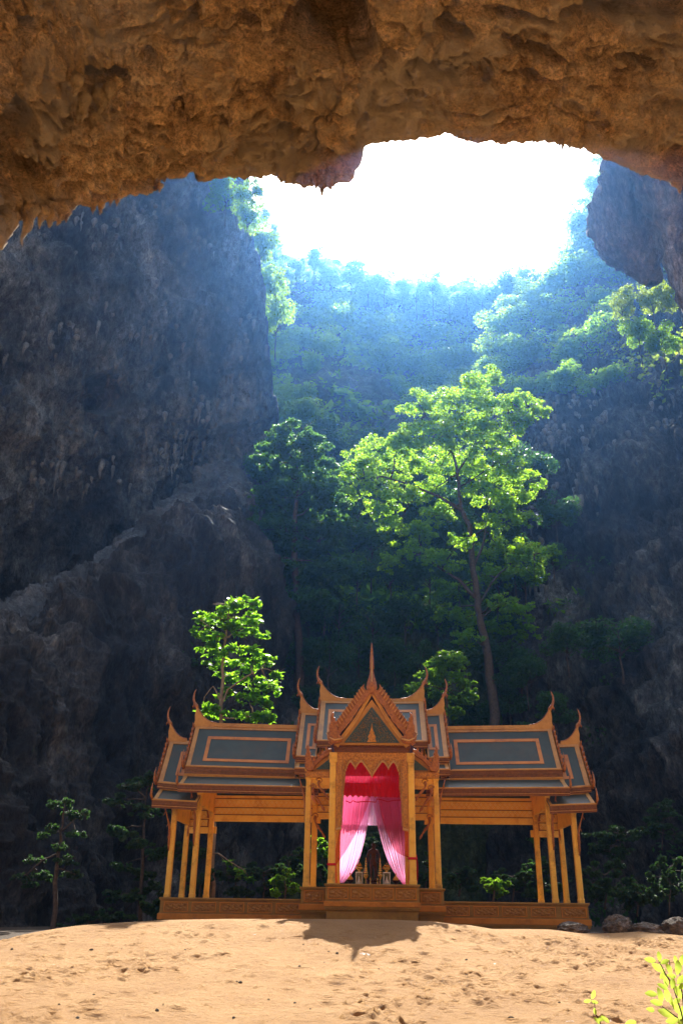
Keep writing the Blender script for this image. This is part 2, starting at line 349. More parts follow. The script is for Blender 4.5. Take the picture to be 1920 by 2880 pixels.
w = smooth(.8, 6, ss)[:, None]       # iron the jagged lip outline out of the vault behind it
zs = np.interp(uu, [-2600, -1500, -900, -150, 400, 960, 1400, 1920, 2300, 2800, 3800, 4800], np.interp([-2600, -1500, -900, -150, 400, 960, 1400, 1920, 2300, 2800, 3800, 4800], uu, LW[:, 2] - 0))
CP[..., 2] += w * (zs - LW[:, 2])[None, :]
fade = smooth(-.4, 1.2, ss)[:, None]
NN = np.zeros_like(CP); NN[..., 2] = -1
A = CP / QC
d = .9 * fbm(A * .11, 3) * fade + (.22 * ridged(A * .38 + 3, 4) - .16) * (.25 + .75 * fade) + .10 * fbm(A * 1.9, 3)
pit = np.clip(fbm(A * .55 + 40, 3) - .28, 0, 1); d = d - 1.6 * pit * fade
led = fbm(A * np.array([.18, .5, .5]) + 9, 3); d = d + .25 * np.sin(led * 14) * fade
d = d + .07 * ridged(A * 3.1 + 8, 3) + .03 * fbm(A * 9., 2) - .45 * np.clip(fbm(A * np.array([1.1, 1.1, 1.1]) + 70, 3) - .3, 0, 1) * fade
cr_ = np.abs(noise3(A * np.array([.30, .75, .6]) + .5 * fbm(A * .8, 3)[..., None] + 21)); cr2 = np.abs(noise3(A * np.array([.9, 1.2, 1]) + .4 * fbm(A * 1.6 + 4, 2)[..., None] + 61))
mk_ = smooth(-.25, .3, fbm(A * .16 + 77, 2))
d = d - .55 * np.exp(-(cr_ / .045) ** 2) * fade * mk_ - .22 * np.exp(-(cr2 / .05) ** 2) * fade * smooth(-.2, .3, fbm(A * .2 + 99, 2))
def hollow(px, py, sx, sy, depth, ang=0.0):
    """push a hollow (depth>0 up into the rock) where the ray through a pixel meets the vault"""
    global d
    F = (CP - np.array([0, 0, EYE]))
    z = F @ cF; qx = 960 + FPX * (F @ cR) / np.maximum(z, .1); qy = 1440 - FPX * (F @ cU) / np.maximum(z, .1)
    ax = (qx - px) * math.cos(ang) + (qy - py) * math.sin(ang); ay = -(qx - px) * math.sin(ang) + (qy - py) * math.cos(ang)
    q = (ax / sx) ** 2 + (ay / sy) ** 2 + .5 * fbm(A * .9 + 11, 4)
    d = d - depth * np.where(z > 5, smooth(1.15, .55, q), 0)
hollow(925, 95, 130, 105, 11); hollow(1010, 130, 60, 60, 5); hollow(20, 340, 75, 90, 2.2); hollow(30, 480, 90, 70, 1.6); hollow(80, 75, 30, 22, 1.5)
hollow(1280, 85, 60, 26, 1.3, .3); hollow(1430, 20, 70, 20, .9); hollow(1800, 190, 70, 26, 1.6, .3); hollow(1770, 30, 190, 45, 1.6)
hollow(450, 495, 110, 30, .9, -.1); hollow(275, 225, 80, 24, 1.3); hollow(690, 80, 40, 30, 1.0); hollow(1500, 130, 120, 16, .8, .4)
hollow(1350, 205, 240, 34, .5, .15); hollow(560, 350, 80, 34, -.5); hollow(880, 480, 110, 26, -.5)
NNn = NN.copy(); gn = grid_normals(CP); gn *= np.sign(-gn[..., 2:3] + 1e-6); NNn = NN * .5 + gn * .5
CPd = CP + NNn * d[..., None] * QC
ceil = tag(grid_obj('cave_ceiling', CPd, M['ceil']), kind='structure')
# unseen rear roof and wall, added to block sky light and bounce sun
XB, YB_ = np.meshgrid(np.linspace(-60, 60, 60), np.linspace(0, 1, 60)); t_ = YB_
YY = np.interp(t_, [0, .1, .5, .75, 1], [-17, -19, -30, -38, -40]); ZZ = np.interp(t_, [0, .1, .5, .75, 1], [34, 23, 21, 10, -2])
Pb = np.stack([XB, YY, ZZ], -1); Pb[..., 1] += 1.5 * fbm(Pb * .1, 3); Pb[..., 2] += 1.2 * fbm(Pb * .12 + 7, 3)
tag(grid_obj('unseen_rear_blocker', Pb, M['ceil']), kind='structure')
# stalactites: short drips fused to the vault
def stalactite(px, py, Y, L, r, lean=0.0, mat=None):
    L *= QC; r *= QC
    p = at(px, py, Y); q = []; n = 7
    for k in range(n):
        t = k / (n - 1); a = random.uniform(-.06, .06) * L
        q.append(Vector((p.x + a + lean * t * L, p.y + random.uniform(-.04, .04) * L, p.z + .35 * L - t * L)))
    rad = [r * (1 - .92 * (k / (n - 1)) ** .8) * random.uniform(.85, 1.2) for k in range(n)]; rad[-1] = r * .06
    mb = MB(); mb.tube(q, rad, 8); mb.build('stalactite', mat or M['ceil'], ceil, smooth=True)
for px, py, Lm, r in [(910, 520, 1.1, .22), (888, 512, .8, .16), (872, 508, .5, .12), (852, 504, .4, .1), (785, 498, .4, .08), (700, 494, .35, .08), (930, 512, .7, .3),
                      (1580, 404, .7, .13), (1572, 402, .4, .1), (1600, 410, .35, .1), (1500, 398, .25, .08), (450, 528, .5, .14), (285, 585, .6, .18), (262, 590, .4, .12),
                      (330, 565, .5, .12), (312, 570, .35, .1), (170, 600, .9, .4), (120, 610, .9, .3), (75, 620, 1.9, .3), (20, 640, 1.4, .35), (40, 630, 1.2, .28), (5, 650, 1.6, .3), (92, 612, 1.2, .25), (145, 600, 1.1, .45), (-15, 660, 2, .4), (190, 595, .9, .3), (1905, 520, .8, .3), (-30, 700, 2, .6)]:
    stalactite(px, py, float(np.interp(px, uu, lipY)) - .25, Lm, r)
for px, py, Lm, r in [(215, 240, 1.2, .26), (240, 300, 1.6, .30), (262, 350, 1.5, .24), (285, 290, 1.4, .34), (310, 260, 1.1, .30), (330, 240, .8, .26), (225, 320, 1.0, .18),
                      (500, 300, 1.0, .15), (512, 310, 1.1, .13), (525, 300, .8, .13), (550, 320, .9, .12), (610, 355, 1.2, .24), (630, 380, 1.3, .22), (655, 350, .8, .2), (745, 430, 1.2, .1), (780, 410, .8, .1),
                      (470, 130, .8, .1), (435, 110, .9, .1), (555, 120, .8, .12), (1650, 270, .9, .08), (1640, 385, .9, .14), (1705, 380, .9, .16), (1720, 395, .8, .1), (1870, 430, .8, .16), (1880, 460, .7, .14), (1900, 480, .7, .12),
                      (480, 20, 1.0, .12), (400, 160, .6, .1), (700, 300, .7, .12)]:
    i = np.argmin(np.abs(uu - px)); F = (CPd[:, i] - np.array([0, 0, EYE])); yy = 1440 - FPX * (F @ cU) / np.maximum(F @ cF, .1)
    # find the row seen at this pixel
    vis = np.where((ss > .5) & (ss < 22))[0]; 
    best = min(vis, key=lambda r_: abs(yy[r_] - py)); stalactite(px, py, float(CPd[best, i, 1]), Lm * .8, r)

# ---------------------------------------------------------------- cliffs and far hillside
def sheet(name, cols, rows, depth, edgeL=None, edgeR=None, nu=260, nv=320, amp=1.0, mat=None, wrap=0, seed=0.0, fn=None, lift=None):
    """a terrain face: photo columns x rows with a depth for every control point, then displaced"""
    rows = np.array(rows, float); cols = np.array(cols, float); D = np.array(depth, float)
    C = np.zeros((len(rows), len(cols), 3))
    for i, py in enumerate(rows):
        t = (cols - cols[0]) / (cols[-1] - cols[0])
        a = cols[0] if edgeL is None else np.interp(py, *edgeL); b_ = cols[-1] if edgeR is None else np.interp(py, *edgeR)
        C[i, :, 0] = a + (b_ - a) * t; C[i, :, 1] = py; C[i, :, 2] = D[i]
    R = cubic(C, nv, nu)
    if edgeR is not None or edgeL is not None:
        t = np.linspace(0, 1, nu)
        for i in range(nv):
            py = R[i, 0, 1]
            a = R[i, 0, 0] if edgeL is None else np.interp(py, *edgeL); b_ = R[i, -1, 0] if edgeR is None else np.interp(py, *edgeR)
            R[i, :, 0] = a + (b_ - a) * t
    if lift is not None: R[..., 1] += lift(R[..., 0]) * (1 - smooth(rows[0], rows[0] + 330, R[..., 1]))
    P = at_np(R[..., 0], R[..., 1], R[..., 2])
    Nn = grid_normals(P); s = np.sign(((np.array([0, 0, EYE]) - P) * Nn).sum(-1, keepdims=True)); Nn *= s
    ms = smooth(-.1, .5, fbm(P * .06 + seed + 50, 2))
    dd = amp * (2.8 * fbm(P * .045 + seed, 3) + 1.5 * ridged(P * np.array([.12, .12, .07]) + seed, 4) + .9 * fbm(P * np.array([.42, .42, .26]) + seed, 4)
                + ms * 1.3 * np.clip(ridged(P * np.array([.55, .55, .09]) + seed + 5, 2) - .2, 0, 2) - 2.2 * np.clip(fbm(P * .22 + seed + 90, 3) - .3, 0, 1) + .22 * fbm(P * 1.7, 2))
    if fn is not None: dd = dd + fn(P, R)
    P = P + Nn * dd[..., None]
    if wrap:      # turn the free edges away so that the face has a flank
        def flank(E, k): F = E.copy(); F[:, 1] += 14 * k; F[:, 0] += (-8 if wrap in (1, 3) else 8) * k * k + .4 * k; F[:, 2] *= 1 + .0 * k; return F
        ks = np.linspace(.15, 3.0, 14)
        if wrap == 1: P = np.concatenate([P] + [flank(P[:, -1], k)[:, None] for k in ks], 1)
        else: P = np.concatenate([flank(P[:, 0], k)[:, None] for k in ks[::-1]] + [P], 1)
    o = tag(grid_obj(name, P, mat), kind='structure'); return o, R, P
# left wall of the sinkhole
er = ([200, 400, 500, 600, 700, 760, 830, 900, 1050, 1150, 1250, 1400, 1700, 2700], [700, 695, 692, 690, 703, 722, 738, 745, 752, 765, 760, 745, 740, 740])
cave = lambda P, R: -6.0 * smooth(1, .3, ((R[..., 0] - 285) / 75) ** 2 + ((R[..., 1] - 1110) / 60) ** 2) - 2.5 * smooth(1, .3, ((R[..., 0] - 560) / 60) ** 2 + ((R[..., 1] - 1400) / 60) ** 2)
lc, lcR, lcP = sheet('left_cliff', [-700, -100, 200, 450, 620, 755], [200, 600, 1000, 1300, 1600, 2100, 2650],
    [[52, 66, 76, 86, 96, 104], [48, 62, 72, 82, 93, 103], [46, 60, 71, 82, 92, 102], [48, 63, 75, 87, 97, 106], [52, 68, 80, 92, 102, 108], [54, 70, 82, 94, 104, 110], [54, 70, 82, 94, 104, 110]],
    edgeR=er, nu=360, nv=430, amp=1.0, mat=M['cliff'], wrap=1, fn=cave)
# lower rock shoulder with its slanting ledge
et = np.array([[-600, 1980], [-100, 1810], [0, 1778], [120, 1728], [200, 1690], [290, 1640], [400, 1530], [520, 1440], [600, 1412], [650, 1425], [700, 1520], [760, 1750], [800, 2050]], float)
cols = np.array([-600, -100, 0, 120, 200, 290, 400, 520, 600, 650, 700, 760, 800], float)
ctl = np.zeros((7, len(cols), 3))
for i, (t, dk) in enumerate([(-.05, 16), (0, 8), (.07, .5), (.14, -2), (.4, -4), (.75, -7), (1.05, -9)]):
    for j, c in enumerate(cols):
        top = et[j, 1]; py = top + t * (2650 - top); base = np.interp(c, [-600, 0, 400, 700, 1000], [44, 56, 70, 78, 88])
        ctl[i, j] = (c, py, base + dk)
R = cubic(ctl, 320, 330); P = at_np(R[..., 0], R[..., 1], R[..., 2])
Nn = grid_normals(P); Nn *= np.sign(((np.array([0, 0, EYE]) - P) * Nn).sum(-1, keepdims=True))
col_ = ridged(P * np.array([.25, .25, .03]) + 7, 3)
P = P + Nn * (1.6 * fbm(P * .06 + 2, 3) + 1.3 * col_ + .7 * fbm(P * np.array([.5, .5, .3]), 4) - 2.0 * np.clip(fbm(P * .16 + 33, 3) - .25, 0, 1) + .2 * fbm(P * 1.8, 2))[..., None]
sh = grid_obj('rock_shoulder', P, M['cliffw']); tag(sh, kind='structure'); sh.data.materials.append(M['ledge'])  # paler top faces: sky light on the ledge put into the colour
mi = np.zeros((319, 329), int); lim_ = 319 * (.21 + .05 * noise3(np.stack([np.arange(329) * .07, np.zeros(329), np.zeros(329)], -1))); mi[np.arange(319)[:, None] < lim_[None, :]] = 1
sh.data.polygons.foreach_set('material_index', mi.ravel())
# far hillside closing the sinkhole
fh, fhR, fhP = sheet('far_hillside', [500, 700, 850, 1000, 1150, 1300, 1450, 1600], [790, 860, 960, 1080, 1200, 1350, 1600, 2100, 2640],
    [[262, 262, 260, 258, 258, 258, 256, 250], [250, 250, 246, 244, 246, 246, 244, 240], [210, 206, 190, 194, 212, 216, 210, 206], [178, 168, 156, 158, 184, 188, 178, 172], [152, 144, 140, 142, 158, 160, 152, 146],
     [132, 126, 126, 130, 138, 140, 134, 126], [116, 112, 112, 116, 120, 122, 118, 112], [102, 100, 100, 102, 104, 106, 104, 100], [96, 94, 94, 96, 98, 98, 96, 94]], nu=260, nv=320, amp=1.1, mat=M['hill'], seed=4, lift=lambda x: np.interp(x, [500, 620, 720, 800, 900, 1000, 1100, 1200, 1330, 1380, 1450, 1520, 1600], [-190, -150, -100, -55, -40, -10, 15, 28, 45, 48, 30, 0, -60]))
# right wall
el = ([380, 460, 560, 640, 740, 800, 840, 900, 960, 1010, 1100, 1300, 2700], [1760, 1735, 1660, 1625, 1590, 1545, 1470, 1410, 1385, 1370, 1380, 1400, 1400])
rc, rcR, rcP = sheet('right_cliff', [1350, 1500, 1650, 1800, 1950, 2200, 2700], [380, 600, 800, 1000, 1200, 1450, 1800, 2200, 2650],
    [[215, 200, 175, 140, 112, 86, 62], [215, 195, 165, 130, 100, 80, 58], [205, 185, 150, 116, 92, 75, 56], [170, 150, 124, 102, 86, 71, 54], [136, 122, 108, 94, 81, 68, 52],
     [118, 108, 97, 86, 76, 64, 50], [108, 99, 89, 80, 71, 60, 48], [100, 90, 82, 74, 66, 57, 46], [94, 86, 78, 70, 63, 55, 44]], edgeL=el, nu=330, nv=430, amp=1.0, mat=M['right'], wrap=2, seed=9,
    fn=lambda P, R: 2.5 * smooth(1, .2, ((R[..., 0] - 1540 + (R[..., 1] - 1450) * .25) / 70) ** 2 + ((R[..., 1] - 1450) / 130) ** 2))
# great rock columns hanging at the right of the opening
def rock_column(name, line, widths, Y, mat, thick=1.0, label=None, n=40, seed=0.0):
    ctr = np.array(line, float); t = np.linspace(0, 1, len(line)); tt = np.linspace(0, 1, n)
    cxp = np.interp(tt, t, ctr[:, 0]); cyp = np.interp(tt, t, ctr[:, 1]); wd = np.interp(tt, t, widths)
    P = at_np(cxp, cyp, np.full(n, float(Y)))
    ppm = FPX / (Y * cF[1] + (P[:, 2] - EYE) * cF[2])
    rad = wd / ppm / 2 * .92
    k = 44; a = np.linspace(0, 2 * np.pi, k, endpoint=False)
    V = np.zeros((n, k, 3)); V[..., 0] = P[:, None, 0] + rad[:, None] * np.cos(a); V[..., 1] = P[:, None, 1] + rad[:, None] * thick * np.sin(a); V[..., 2] = P[:, None, 2]
    nn = np.stack([np.cos(a) + 0 * rad[:, None], np.sin(a) + 0 * rad[:, None], 0 * a + 0 * rad[:, None]], -1)
    V = V + nn * (rad[:, None] * .42 * ridged(V * np.array([.55, .55, .07]) + seed, 3) + .6 * fbm(V * .6 + seed, 4) - .1 * rad[:, None])[..., None]
    V = np.concatenate([V, V[:, :1]], 1)
    return grid_obj(name, V, mat)
c1 = rock_column('rock_column', [(1770, 330), (1762, 430), (1758, 500), (1750, 555), (1756, 640), (1776, 700), (1808, 750), (1828, 790), (1830, 800)], [110, 100, 120, 165, 150, 130, 86, 50, 8], 74, M['column'], .8)
tag(c1, 'dark brown hanging rock column at the right edge of the sky opening', 'rock formation', kind='structure')
c2 = rock_column('rock_column', [(1880, 380), (1880, 470), (1885, 560), (1900, 640), (1930, 740), (1990, 900), (2010, 1000)], [190, 170, 120, 90, 90, 100, 60], 66, M['column'], .8, seed=5.0)
tag(c2, 'grey rock curtain right of the hanging column below the cave roof', 'rock formation', kind='structure')

# dripstone hanging in rows from the ledges of the left wall (too many to count)
rd_ = random.Random(8); mb = MB()
for (cx_, cy_, sx_, sy_, n_) in ((540, 1220, 60, 90, 60), (470, 1280, 50, 60, 30), (330, 1060, 90, 40, 26), (560, 720, 40, 60, 20), (250, 700, 150, 50, 24), (120, 960, 90, 60, 22), (640, 1020, 50, 120, 30), (420, 930, 120, 60, 30), (200, 1330, 160, 60, 36), (600, 1360, 60, 50, 20), (380, 600, 120, 40, 20)):
    for k in range(n_):
        px = rd_.gauss(cx_, sx_ * .6); py = rd_.gauss(cy_, sy_ * .6)
        q = lcR.reshape(-1, 3); i = int(np.argmin((q[:, 0] - px) ** 2 + (q[:, 1] - py) ** 2)); p = Vector(lcP[:, :lcR.shape[1]].reshape(-1, 3)[i]); L_ = rd_.uniform(.6, 3.2) * rd_.uniform(.4, 1); r0 = rd_.uniform(.12, .42)
        p = p + Vector((0, -.3, L_ * .4)); mb.tube([(p.x + rd_.uniform(-.1, .1), p.y - .25 * math.sin(3.14 * t), p.z - L_ * t) for t in (0, .3, .6, 1)], [r0, r0 * .9, r0 * .55, .03], 6)
dr = mb.build('dripstone', M['drip'], lc, smooth=True); tag(dr, kind='stuff')

mb = MB()
for (cx_, cy_, sx_, sy_, n_) in ((1560, 1300, 60, 90, 40), (1620, 1180, 90, 60, 30), (1500, 1480, 50, 80, 26), (1700, 1250, 60, 60, 20), (1640, 1420, 60, 60, 16), (1540, 1650, 50, 50, 14), (1860, 1150, 40, 90, 24)):
    for k in range(n_):
        px = rd_.gauss(cx_, sx_ * .6); py = rd_.gauss(cy_, sy_ * .6); nw = rcP.shape[1] - rcR.shape[1]
        q = rcR.reshape(-1, 3); i = int(np.argmin((q[:, 0] - px) ** 2 + (q[:, 1] - py) ** 2)); p = Vector(rcP[:, nw:].reshape(-1, 3)[i]); L_ = rd_.uniform(.6, 3.4) * rd_.uniform(.4, 1); r0 = rd_.uniform(.15, .5)
        p = p + Vector((0, -.3, L_ * .4)); mb.tube([(p.x + rd_.uniform(-.1, .1), p.y - .25 * math.sin(3.14 * t), p.z - L_ * t) for t in (0, .3, .6, 1)], [r0, r0 * .9, r0 * .55, .03], 6)
dr = mb.build('dripstone', M['drip'], rc, smooth=True); tag(dr, kind='stuff')
# ---------------------------------------------------------------- the pavilion
M['gold'] = paint('ochre_gold_paint', (.88, .47, .065), (.92, .57, .11), rough=.42, scale=3.5, bump=.12, grime=(.34, .16, .04))
M['goldb'] = paint('bounce_lit_frieze_paint', (.93, .58, .12), (.96, .68, .2), rough=.4, scale=3.5, bump=.12, grime=(.6, .28, .05))  # post gold brightened: bounce light put into the frieze colour
M['rose'] = paint('pale_gilt', (.94, .72, .3), (.96, .8, .4), rough=.4)
M['goldd'] = paint('carved_gilt', (.26, .075, .012), (.74, .34, .06), rough=.35, scale=16, bump=1.0, bscale=24, metallic=.25)
M['plinth'] = paint('plinth_ochre_paint', (.32, .165, .035), (.42, .235, .055), rough=.6, scale=2.5, bump=.15, grime=(.2, .11, .03))
M['orange'] = paint('orange_band_paint', (.55, .19, .02), (.66, .25, .035), rough=.5, scale=3, bump=.1, grime=(.3, .1, .02))
M['carve'] = paint('dull_carved_panel', (.30, .12, .02), (.50, .24, .05), rough=.45, scale=14, bump=1.0, bscale=34, metallic=.2)
M['green'] = paint('blue_green_roof_paint', (.036, .052, .037), (.054, .074, .052), rough=.5, scale=1.6, bump=.05, grime=(.08, .065, .035))
M['tiers'] = paint('roof_border_paint', (.50, .235, .045), (.60, .31, .075), rough=.5, scale=3, bump=.1, grime=(.32, .13, .03))
M['lacq'] = paint('red_brown_lacquer', (.10, .026, .006), (.22, .065, .014), rough=.28, scale=9, bump=.6, bscale=22, coat=.6)
M['naga'] = paint('red_gold_carved_wood', (.22, .058, .010), (.54, .19, .03), rough=.3, scale=11, bump=1.0, bscale=30, metallic=.1, coat=.3)
m, nt, b, out = new_mat('mirror_mosaic'); L = nt.links.new
tc = N(nt, 'ShaderNodeTexCoord'); v = N(nt, 'ShaderNodeTexVoronoi', i_Scale=14.0); L(tc.outputs['Object'], v.inputs['Vector'])
b.inputs['Base Color'].default_value = (.72, .40, .14, 1); b.inputs['Metallic'].default_value = .8; b.inputs['Roughness'].default_value = .35
bp = N(nt, 'ShaderNodeBump', i_Strength=.8, i_Distance=.03); L(v.outputs['Color'], bp.inputs['Height']); L(bp.outputs[0], b.inputs['Normal']); M['mosaic'] = m
m, nt, b, out = new_mat('pediment_mosaic'); L = nt.links.new
tc = N(nt, 'ShaderNodeTexCoord'); v = N(nt, 'ShaderNodeTexVoronoi', i_Scale=9.0, feature='DISTANCE_TO_EDGE'); L(tc.outputs['Object'], v.inputs['Vector'])
r = ramp(nt, v.outputs[0], [(.05, (.02, .06, .08)), (.12, (.03, .08, .09)), (.2, (.05, .09, .09))]); L(r.outputs[0], b.inputs['Base Color']); b.inputs['Roughness'].default_value = .35; M['pedi'] = m

pav = empty('pavilion', (1.52, 39.0, 0), math.radians(-2.4))
tag(pav, 'ornate golden pavilion with tiered blue-green roofs and upswept finials on a long panelled plinth', 'pavilion')
ZG = .6
def mir(sx, x0, x1):
    return (x0 * sx, x1 * sx) if sx > 0 else (x1 * sx, x0 * sx)

# --- plinths: stacked courses with mouldings and framed carved panels
def carve_mesh(w, h, seed):
    nx, nz = 44, 16; X, Z = np.meshgrid(np.linspace(-w / 2, w / 2, nx), np.linspace(-h / 2, h / 2, nz))
    u = X / h * 2.2; vv = Z / h * 6
    D = .018 * np.sin(3.2 * u + 1.6 * np.sin(vv) + seed) * np.cos(vv * 1.3 + .9 * np.sin(u * 2.3)) + .012 * fbm(np.stack([X * 14, Z * 14, 0 * X + seed], -1), 2)
    e = np.minimum(smooth(0, .12, 1 - np.abs(X / w * 2)), smooth(0, .2, 1 - np.abs(Z / h * 2)))
    V = np.stack([X, -.012 * e - D * e, Z], -1); idx = np.arange(nx * nz).reshape(nz, nx)
    return fast_mesh('carving', V, np.stack([idx[:-1, :-1], idx[:-1, 1:], idx[1:, 1:], idx[1:, :-1]], -1).reshape(-1, 4))
def frame_mesh(w, h, t=.035, dep=.03):
    mb = MB(); W, H = w / 2, h / 2
    mb.box(-W, W, -dep, .0, H - t, H); mb.box(-W, W, -dep, .0, -H, -H + t); mb.box(-W, -W + t, -dep, .0, -H + t, H - t); mb.box(W - t, W, -dep, .0, -H + t, H - t)
    return mb.mesh('frame')
_cm = {}
def panel(parent, xc, y, zc, w, h):
    key = (round(w, 2), round(h, 2))
    if key not in _cm:
        a = frame_mesh(w, h); c = carve_mesh(w - .12, h - .1, w * 7); f2 = MB().box(-w / 2 + .036, w / 2 - .036, -.006, .01, -h / 2 + .036, h / 2 - .036).mesh('field')
        a.materials.append(M['orange']); c.materials.append(M['carve']); c.polygons.foreach_set('use_smooth', [True] * len(c.polygons)); _cm[key] = (a, c)
    a, c = _cm[key]
    o = link('panel_frame', a); o.parent = parent; o.location = (xc, y, zc)
    return c, o
def plinth(xa, xb, y0, y1, zt, zp0, zp1, zb1, zb0, label, panels, lowpanels=()):
    mb = MB(); e = .06
    mb.box(xa - e, xb + e, y0 - e, y1 + e, zt - .07, zt)
    mb.box(xa - e * .5, xb + e * .5, y0 - e * .5, y1 + e * .5, zt - .11, zt - .071)
    mb.box(xa, xb, y0, y1, zb1 + .04, zt - .111)
    mb.box(xa - .03, xb + .03, y0 - .03, y1 + .03, zb1 + .001, zb1 + .039)
    mb.box(xa - .05, xb + .05, y0 - .05, y1 + .05, zb0 - .07, zb0 - .001); mb.box(xa - .02, xb + .02, y0 - .02, y1 + .02, zb0 - .13, zb0 - .071)
    mb.box(xa + .04, xb - .04, y0 + .04, y1 - .04, ZG, zb0 - .131)
    o = mb.build('plinth', M['plinth'], pav, bevel=.008); tag(o, label)
    MB().box(xa - .07, xb + .07, y0 - .07, y1 + .07, zb0, zb1).build('orange_band', M['orange'], o, bevel=.01)
    for xc, w in panels:
        c, fo = panel(o, xc, y0 - .002, (zp0 + zp1) / 2, w, zp1 - zp0)
        fo.name = 'carved_panel'
        # the carving is built as its own sub-part beside its frame
        q = link('panel_carving', c); q.parent = o; q.location = (xc, y0 - .006, (zp0 + zp1) / 2)
    for xc, w, za, zb in lowpanels:
        mb = MB(); t = .03; mb.box(xc - w / 2, xc + w / 2, y0 + .0, y0 + .039, zb - t, zb); mb.box(xc - w / 2, xc - w / 2 + t, y0, y0 + .039, za, zb - t); mb.box(xc + w / 2 - t, xc + w / 2, y0, y0 + .039, za, zb - t)
        mb.build('wall_moulding', M['plinth'], o)
    return o
for sx, word in ((-1, 'left'), (1, 'right')):
    a, b_ = mir(sx, 2.86, 8.68)
    xs_ = [3.42, 4.58, 5.72, 6.87, 8.02] if sx < 0 else [3.42, 4.58, 5.72, 6.87, 8.10]
    plinth(a, b_, -.8, 4.1, 2.58, 2.04, 2.42, 1.98, 1.76, 'long low plinth of the %s wing with five carved panels' % word, [(x * sx, 1.0) for x in xs_])
    a, b_ = mir(sx, 1.8, 2.86)
    plinth(a, b_, -1.5, 4.3, 3.03, 2.48, 2.90, 2.40, 2.18, 'stepped plinth block %s of the centre with one carved panel' % word, [(sx * 2.34, .80)], [(sx * 2.34, .84, 1.3, 2.0)])
plinth(-1.8, 1.8, -2.8, 4.6, 3.13, 2.58, 3.0, 2.50, 2.32, 'tall central plinth with four carved panels', [(x, .80) for x in (-1.32, -.44, .44, 1.32)])

# --- posts with small base blocks, capitals and slim carved eave brackets
def post(x, y, z0, z1, w=.235, label=None, br=None, orient=(0, -1)):
    h = w / 2; c = .035
    def ring(s, z, cc=c): return [(-s + cc, -s, z), (s - cc, -s, z), (s, -s + cc, z), (s, s - cc, z), (s - cc, s, z), (-s + cc, s, z), (-s, s - cc, z), (-s, -s + cc, z)]
    mb = MB(); mb.rings([[(x + p[0], y + p[1], p[2]) for p in ring(*r)] for r in ((h * 1.12, z0), (h * 1.12, z0 + .14), (h, z0 + .17), (h * .95, z1 - .25), (h * 1.2, z1 - .12), (h * 1.25, z1))])
    o = mb.build('post', M['gold'], pav)
    if br:
        za, zb = br; ox, oy = orient; pts = []; rad = []
        for k in range(9):
            t = k / 8; dd = h + .04 + .5 * t ** 2.2 + .03 * math.sin(t * 9); pts.append((x + ox * dd, y + oy * dd, za + (zb - za) * t)); rad.append(.022 + .03 * math.sin(math.pi * min(1, t * 1.3)) + .012 * (k % 2))
        mb = MB(); mb.tube(pts, rad, 6)
        for k in (3, 5, 7): p = pts[k]; mb.tube([p, (p[0] + ox * .05, p[1] + oy * .1, p[2] - .10), (p[0] + ox * .1, p[1] + oy * .14, p[2] - .2)], [.03, .02, .004], 5)
        mb.build('eave_bracket', M['naga'], o, smooth=True)
    return o
for sx in (-1, 1):
    post(8.6 * sx, 0, 2.58, 6.25, br=(4.4, 6.2), orient=(sx * .55, -.7)); post(7.55 * sx, 0, 2.58, 6.95, br=(4.6, 6.9), orient=(sx * .5, -.7))
    post(8.68 * sx, 3.3, 2.58, 6.5, br=(3.9, 6.3), orient=(-sx * .18, -.25)); post(7.55 * sx, 3.3, 2.58, 7.2, br=(5.0, 6.9), orient=(sx * .6, -.1))
    post(2.70 * sx, -1.0, 3.03, 7.45, .25, br=(5.4, 7.3), orient=(sx * .6, -.1)); post(2.70 * sx, 3.3, 3.03, 7.45, .26)
    post(1.60 * sx, -2.5, 3.13, 8.0, .28); post(1.62 * sx, 3.4, 3.13, 7.7, .26); 

# --- friezes and beams with rows of little rosettes
def rosettes(parent, x0, x1, y, rows, step=.22, s=.048):
    mb = MB(); n = int((x1 - x0) / step)
    for r, z in enumerate(rows):
        for k in range(n + 1):
            x = x0 + (x1 - x0) * (k + (.5 if r % 2 else 0)) / (n + .5)
            for dx, dz in ((-s, 0), (s, 0), (0, s), (0, -s)):
                q = s * .62; cxx, cz = x + dx * .9, z + dz * .9
                mb.add([(cxx - q, y, cz), (cxx, y, cz - q), (cxx + q, y, cz), (cxx, y, cz + q), (cxx, y - .012, cz)], [(0, 1, 4), (1, 2, 4), (2, 3, 4), (3, 0, 4)])
    o = mb.build('rosettes', M['rose'], parent); tag(o, kind='stuff'); return o
def frieze(x0, x1, y, z0, big=True, label=None):
    mb = MB(); h = z0
    mb.box(x0, x1, y - .09, y + .09, h, h + .30)                    # bottom beam
    mb.box(x0, x1, y - .05, y + .05, h + .301, h + .62)
    mb.box(x0, x1, y - .11, y + .11, h + .621, h + .68)
    mb.box(x0, x1, y - .05, y + .05, h + .681, h + 1.02)
    mb.box(x0, x1, y - .085, y + .085, h + 1.021, h + 1.10)
    mb.box(x0, x1, y - .12, y + .12, h + 1.101, h + 1.16)
    o = mb.build('frieze', M['goldb'], pav, bevel=.006)
    for za in (.300, .622, 1.02): MB().box(x0 + .002, x1 - .002, y - .115, y - .0, h + za - .022, h + za + .012).build('brown_shadow_line', M['lacq'], o)  # brown lines, shadow between the bands put into their dark colour
    rosettes(o, x0 + .12, x1 - .12, y - .052, [h + .42, h + .53]); rosettes(o, x0 + .12, x1 - .12, y - .052, [h + .74, h + .86])
    return o
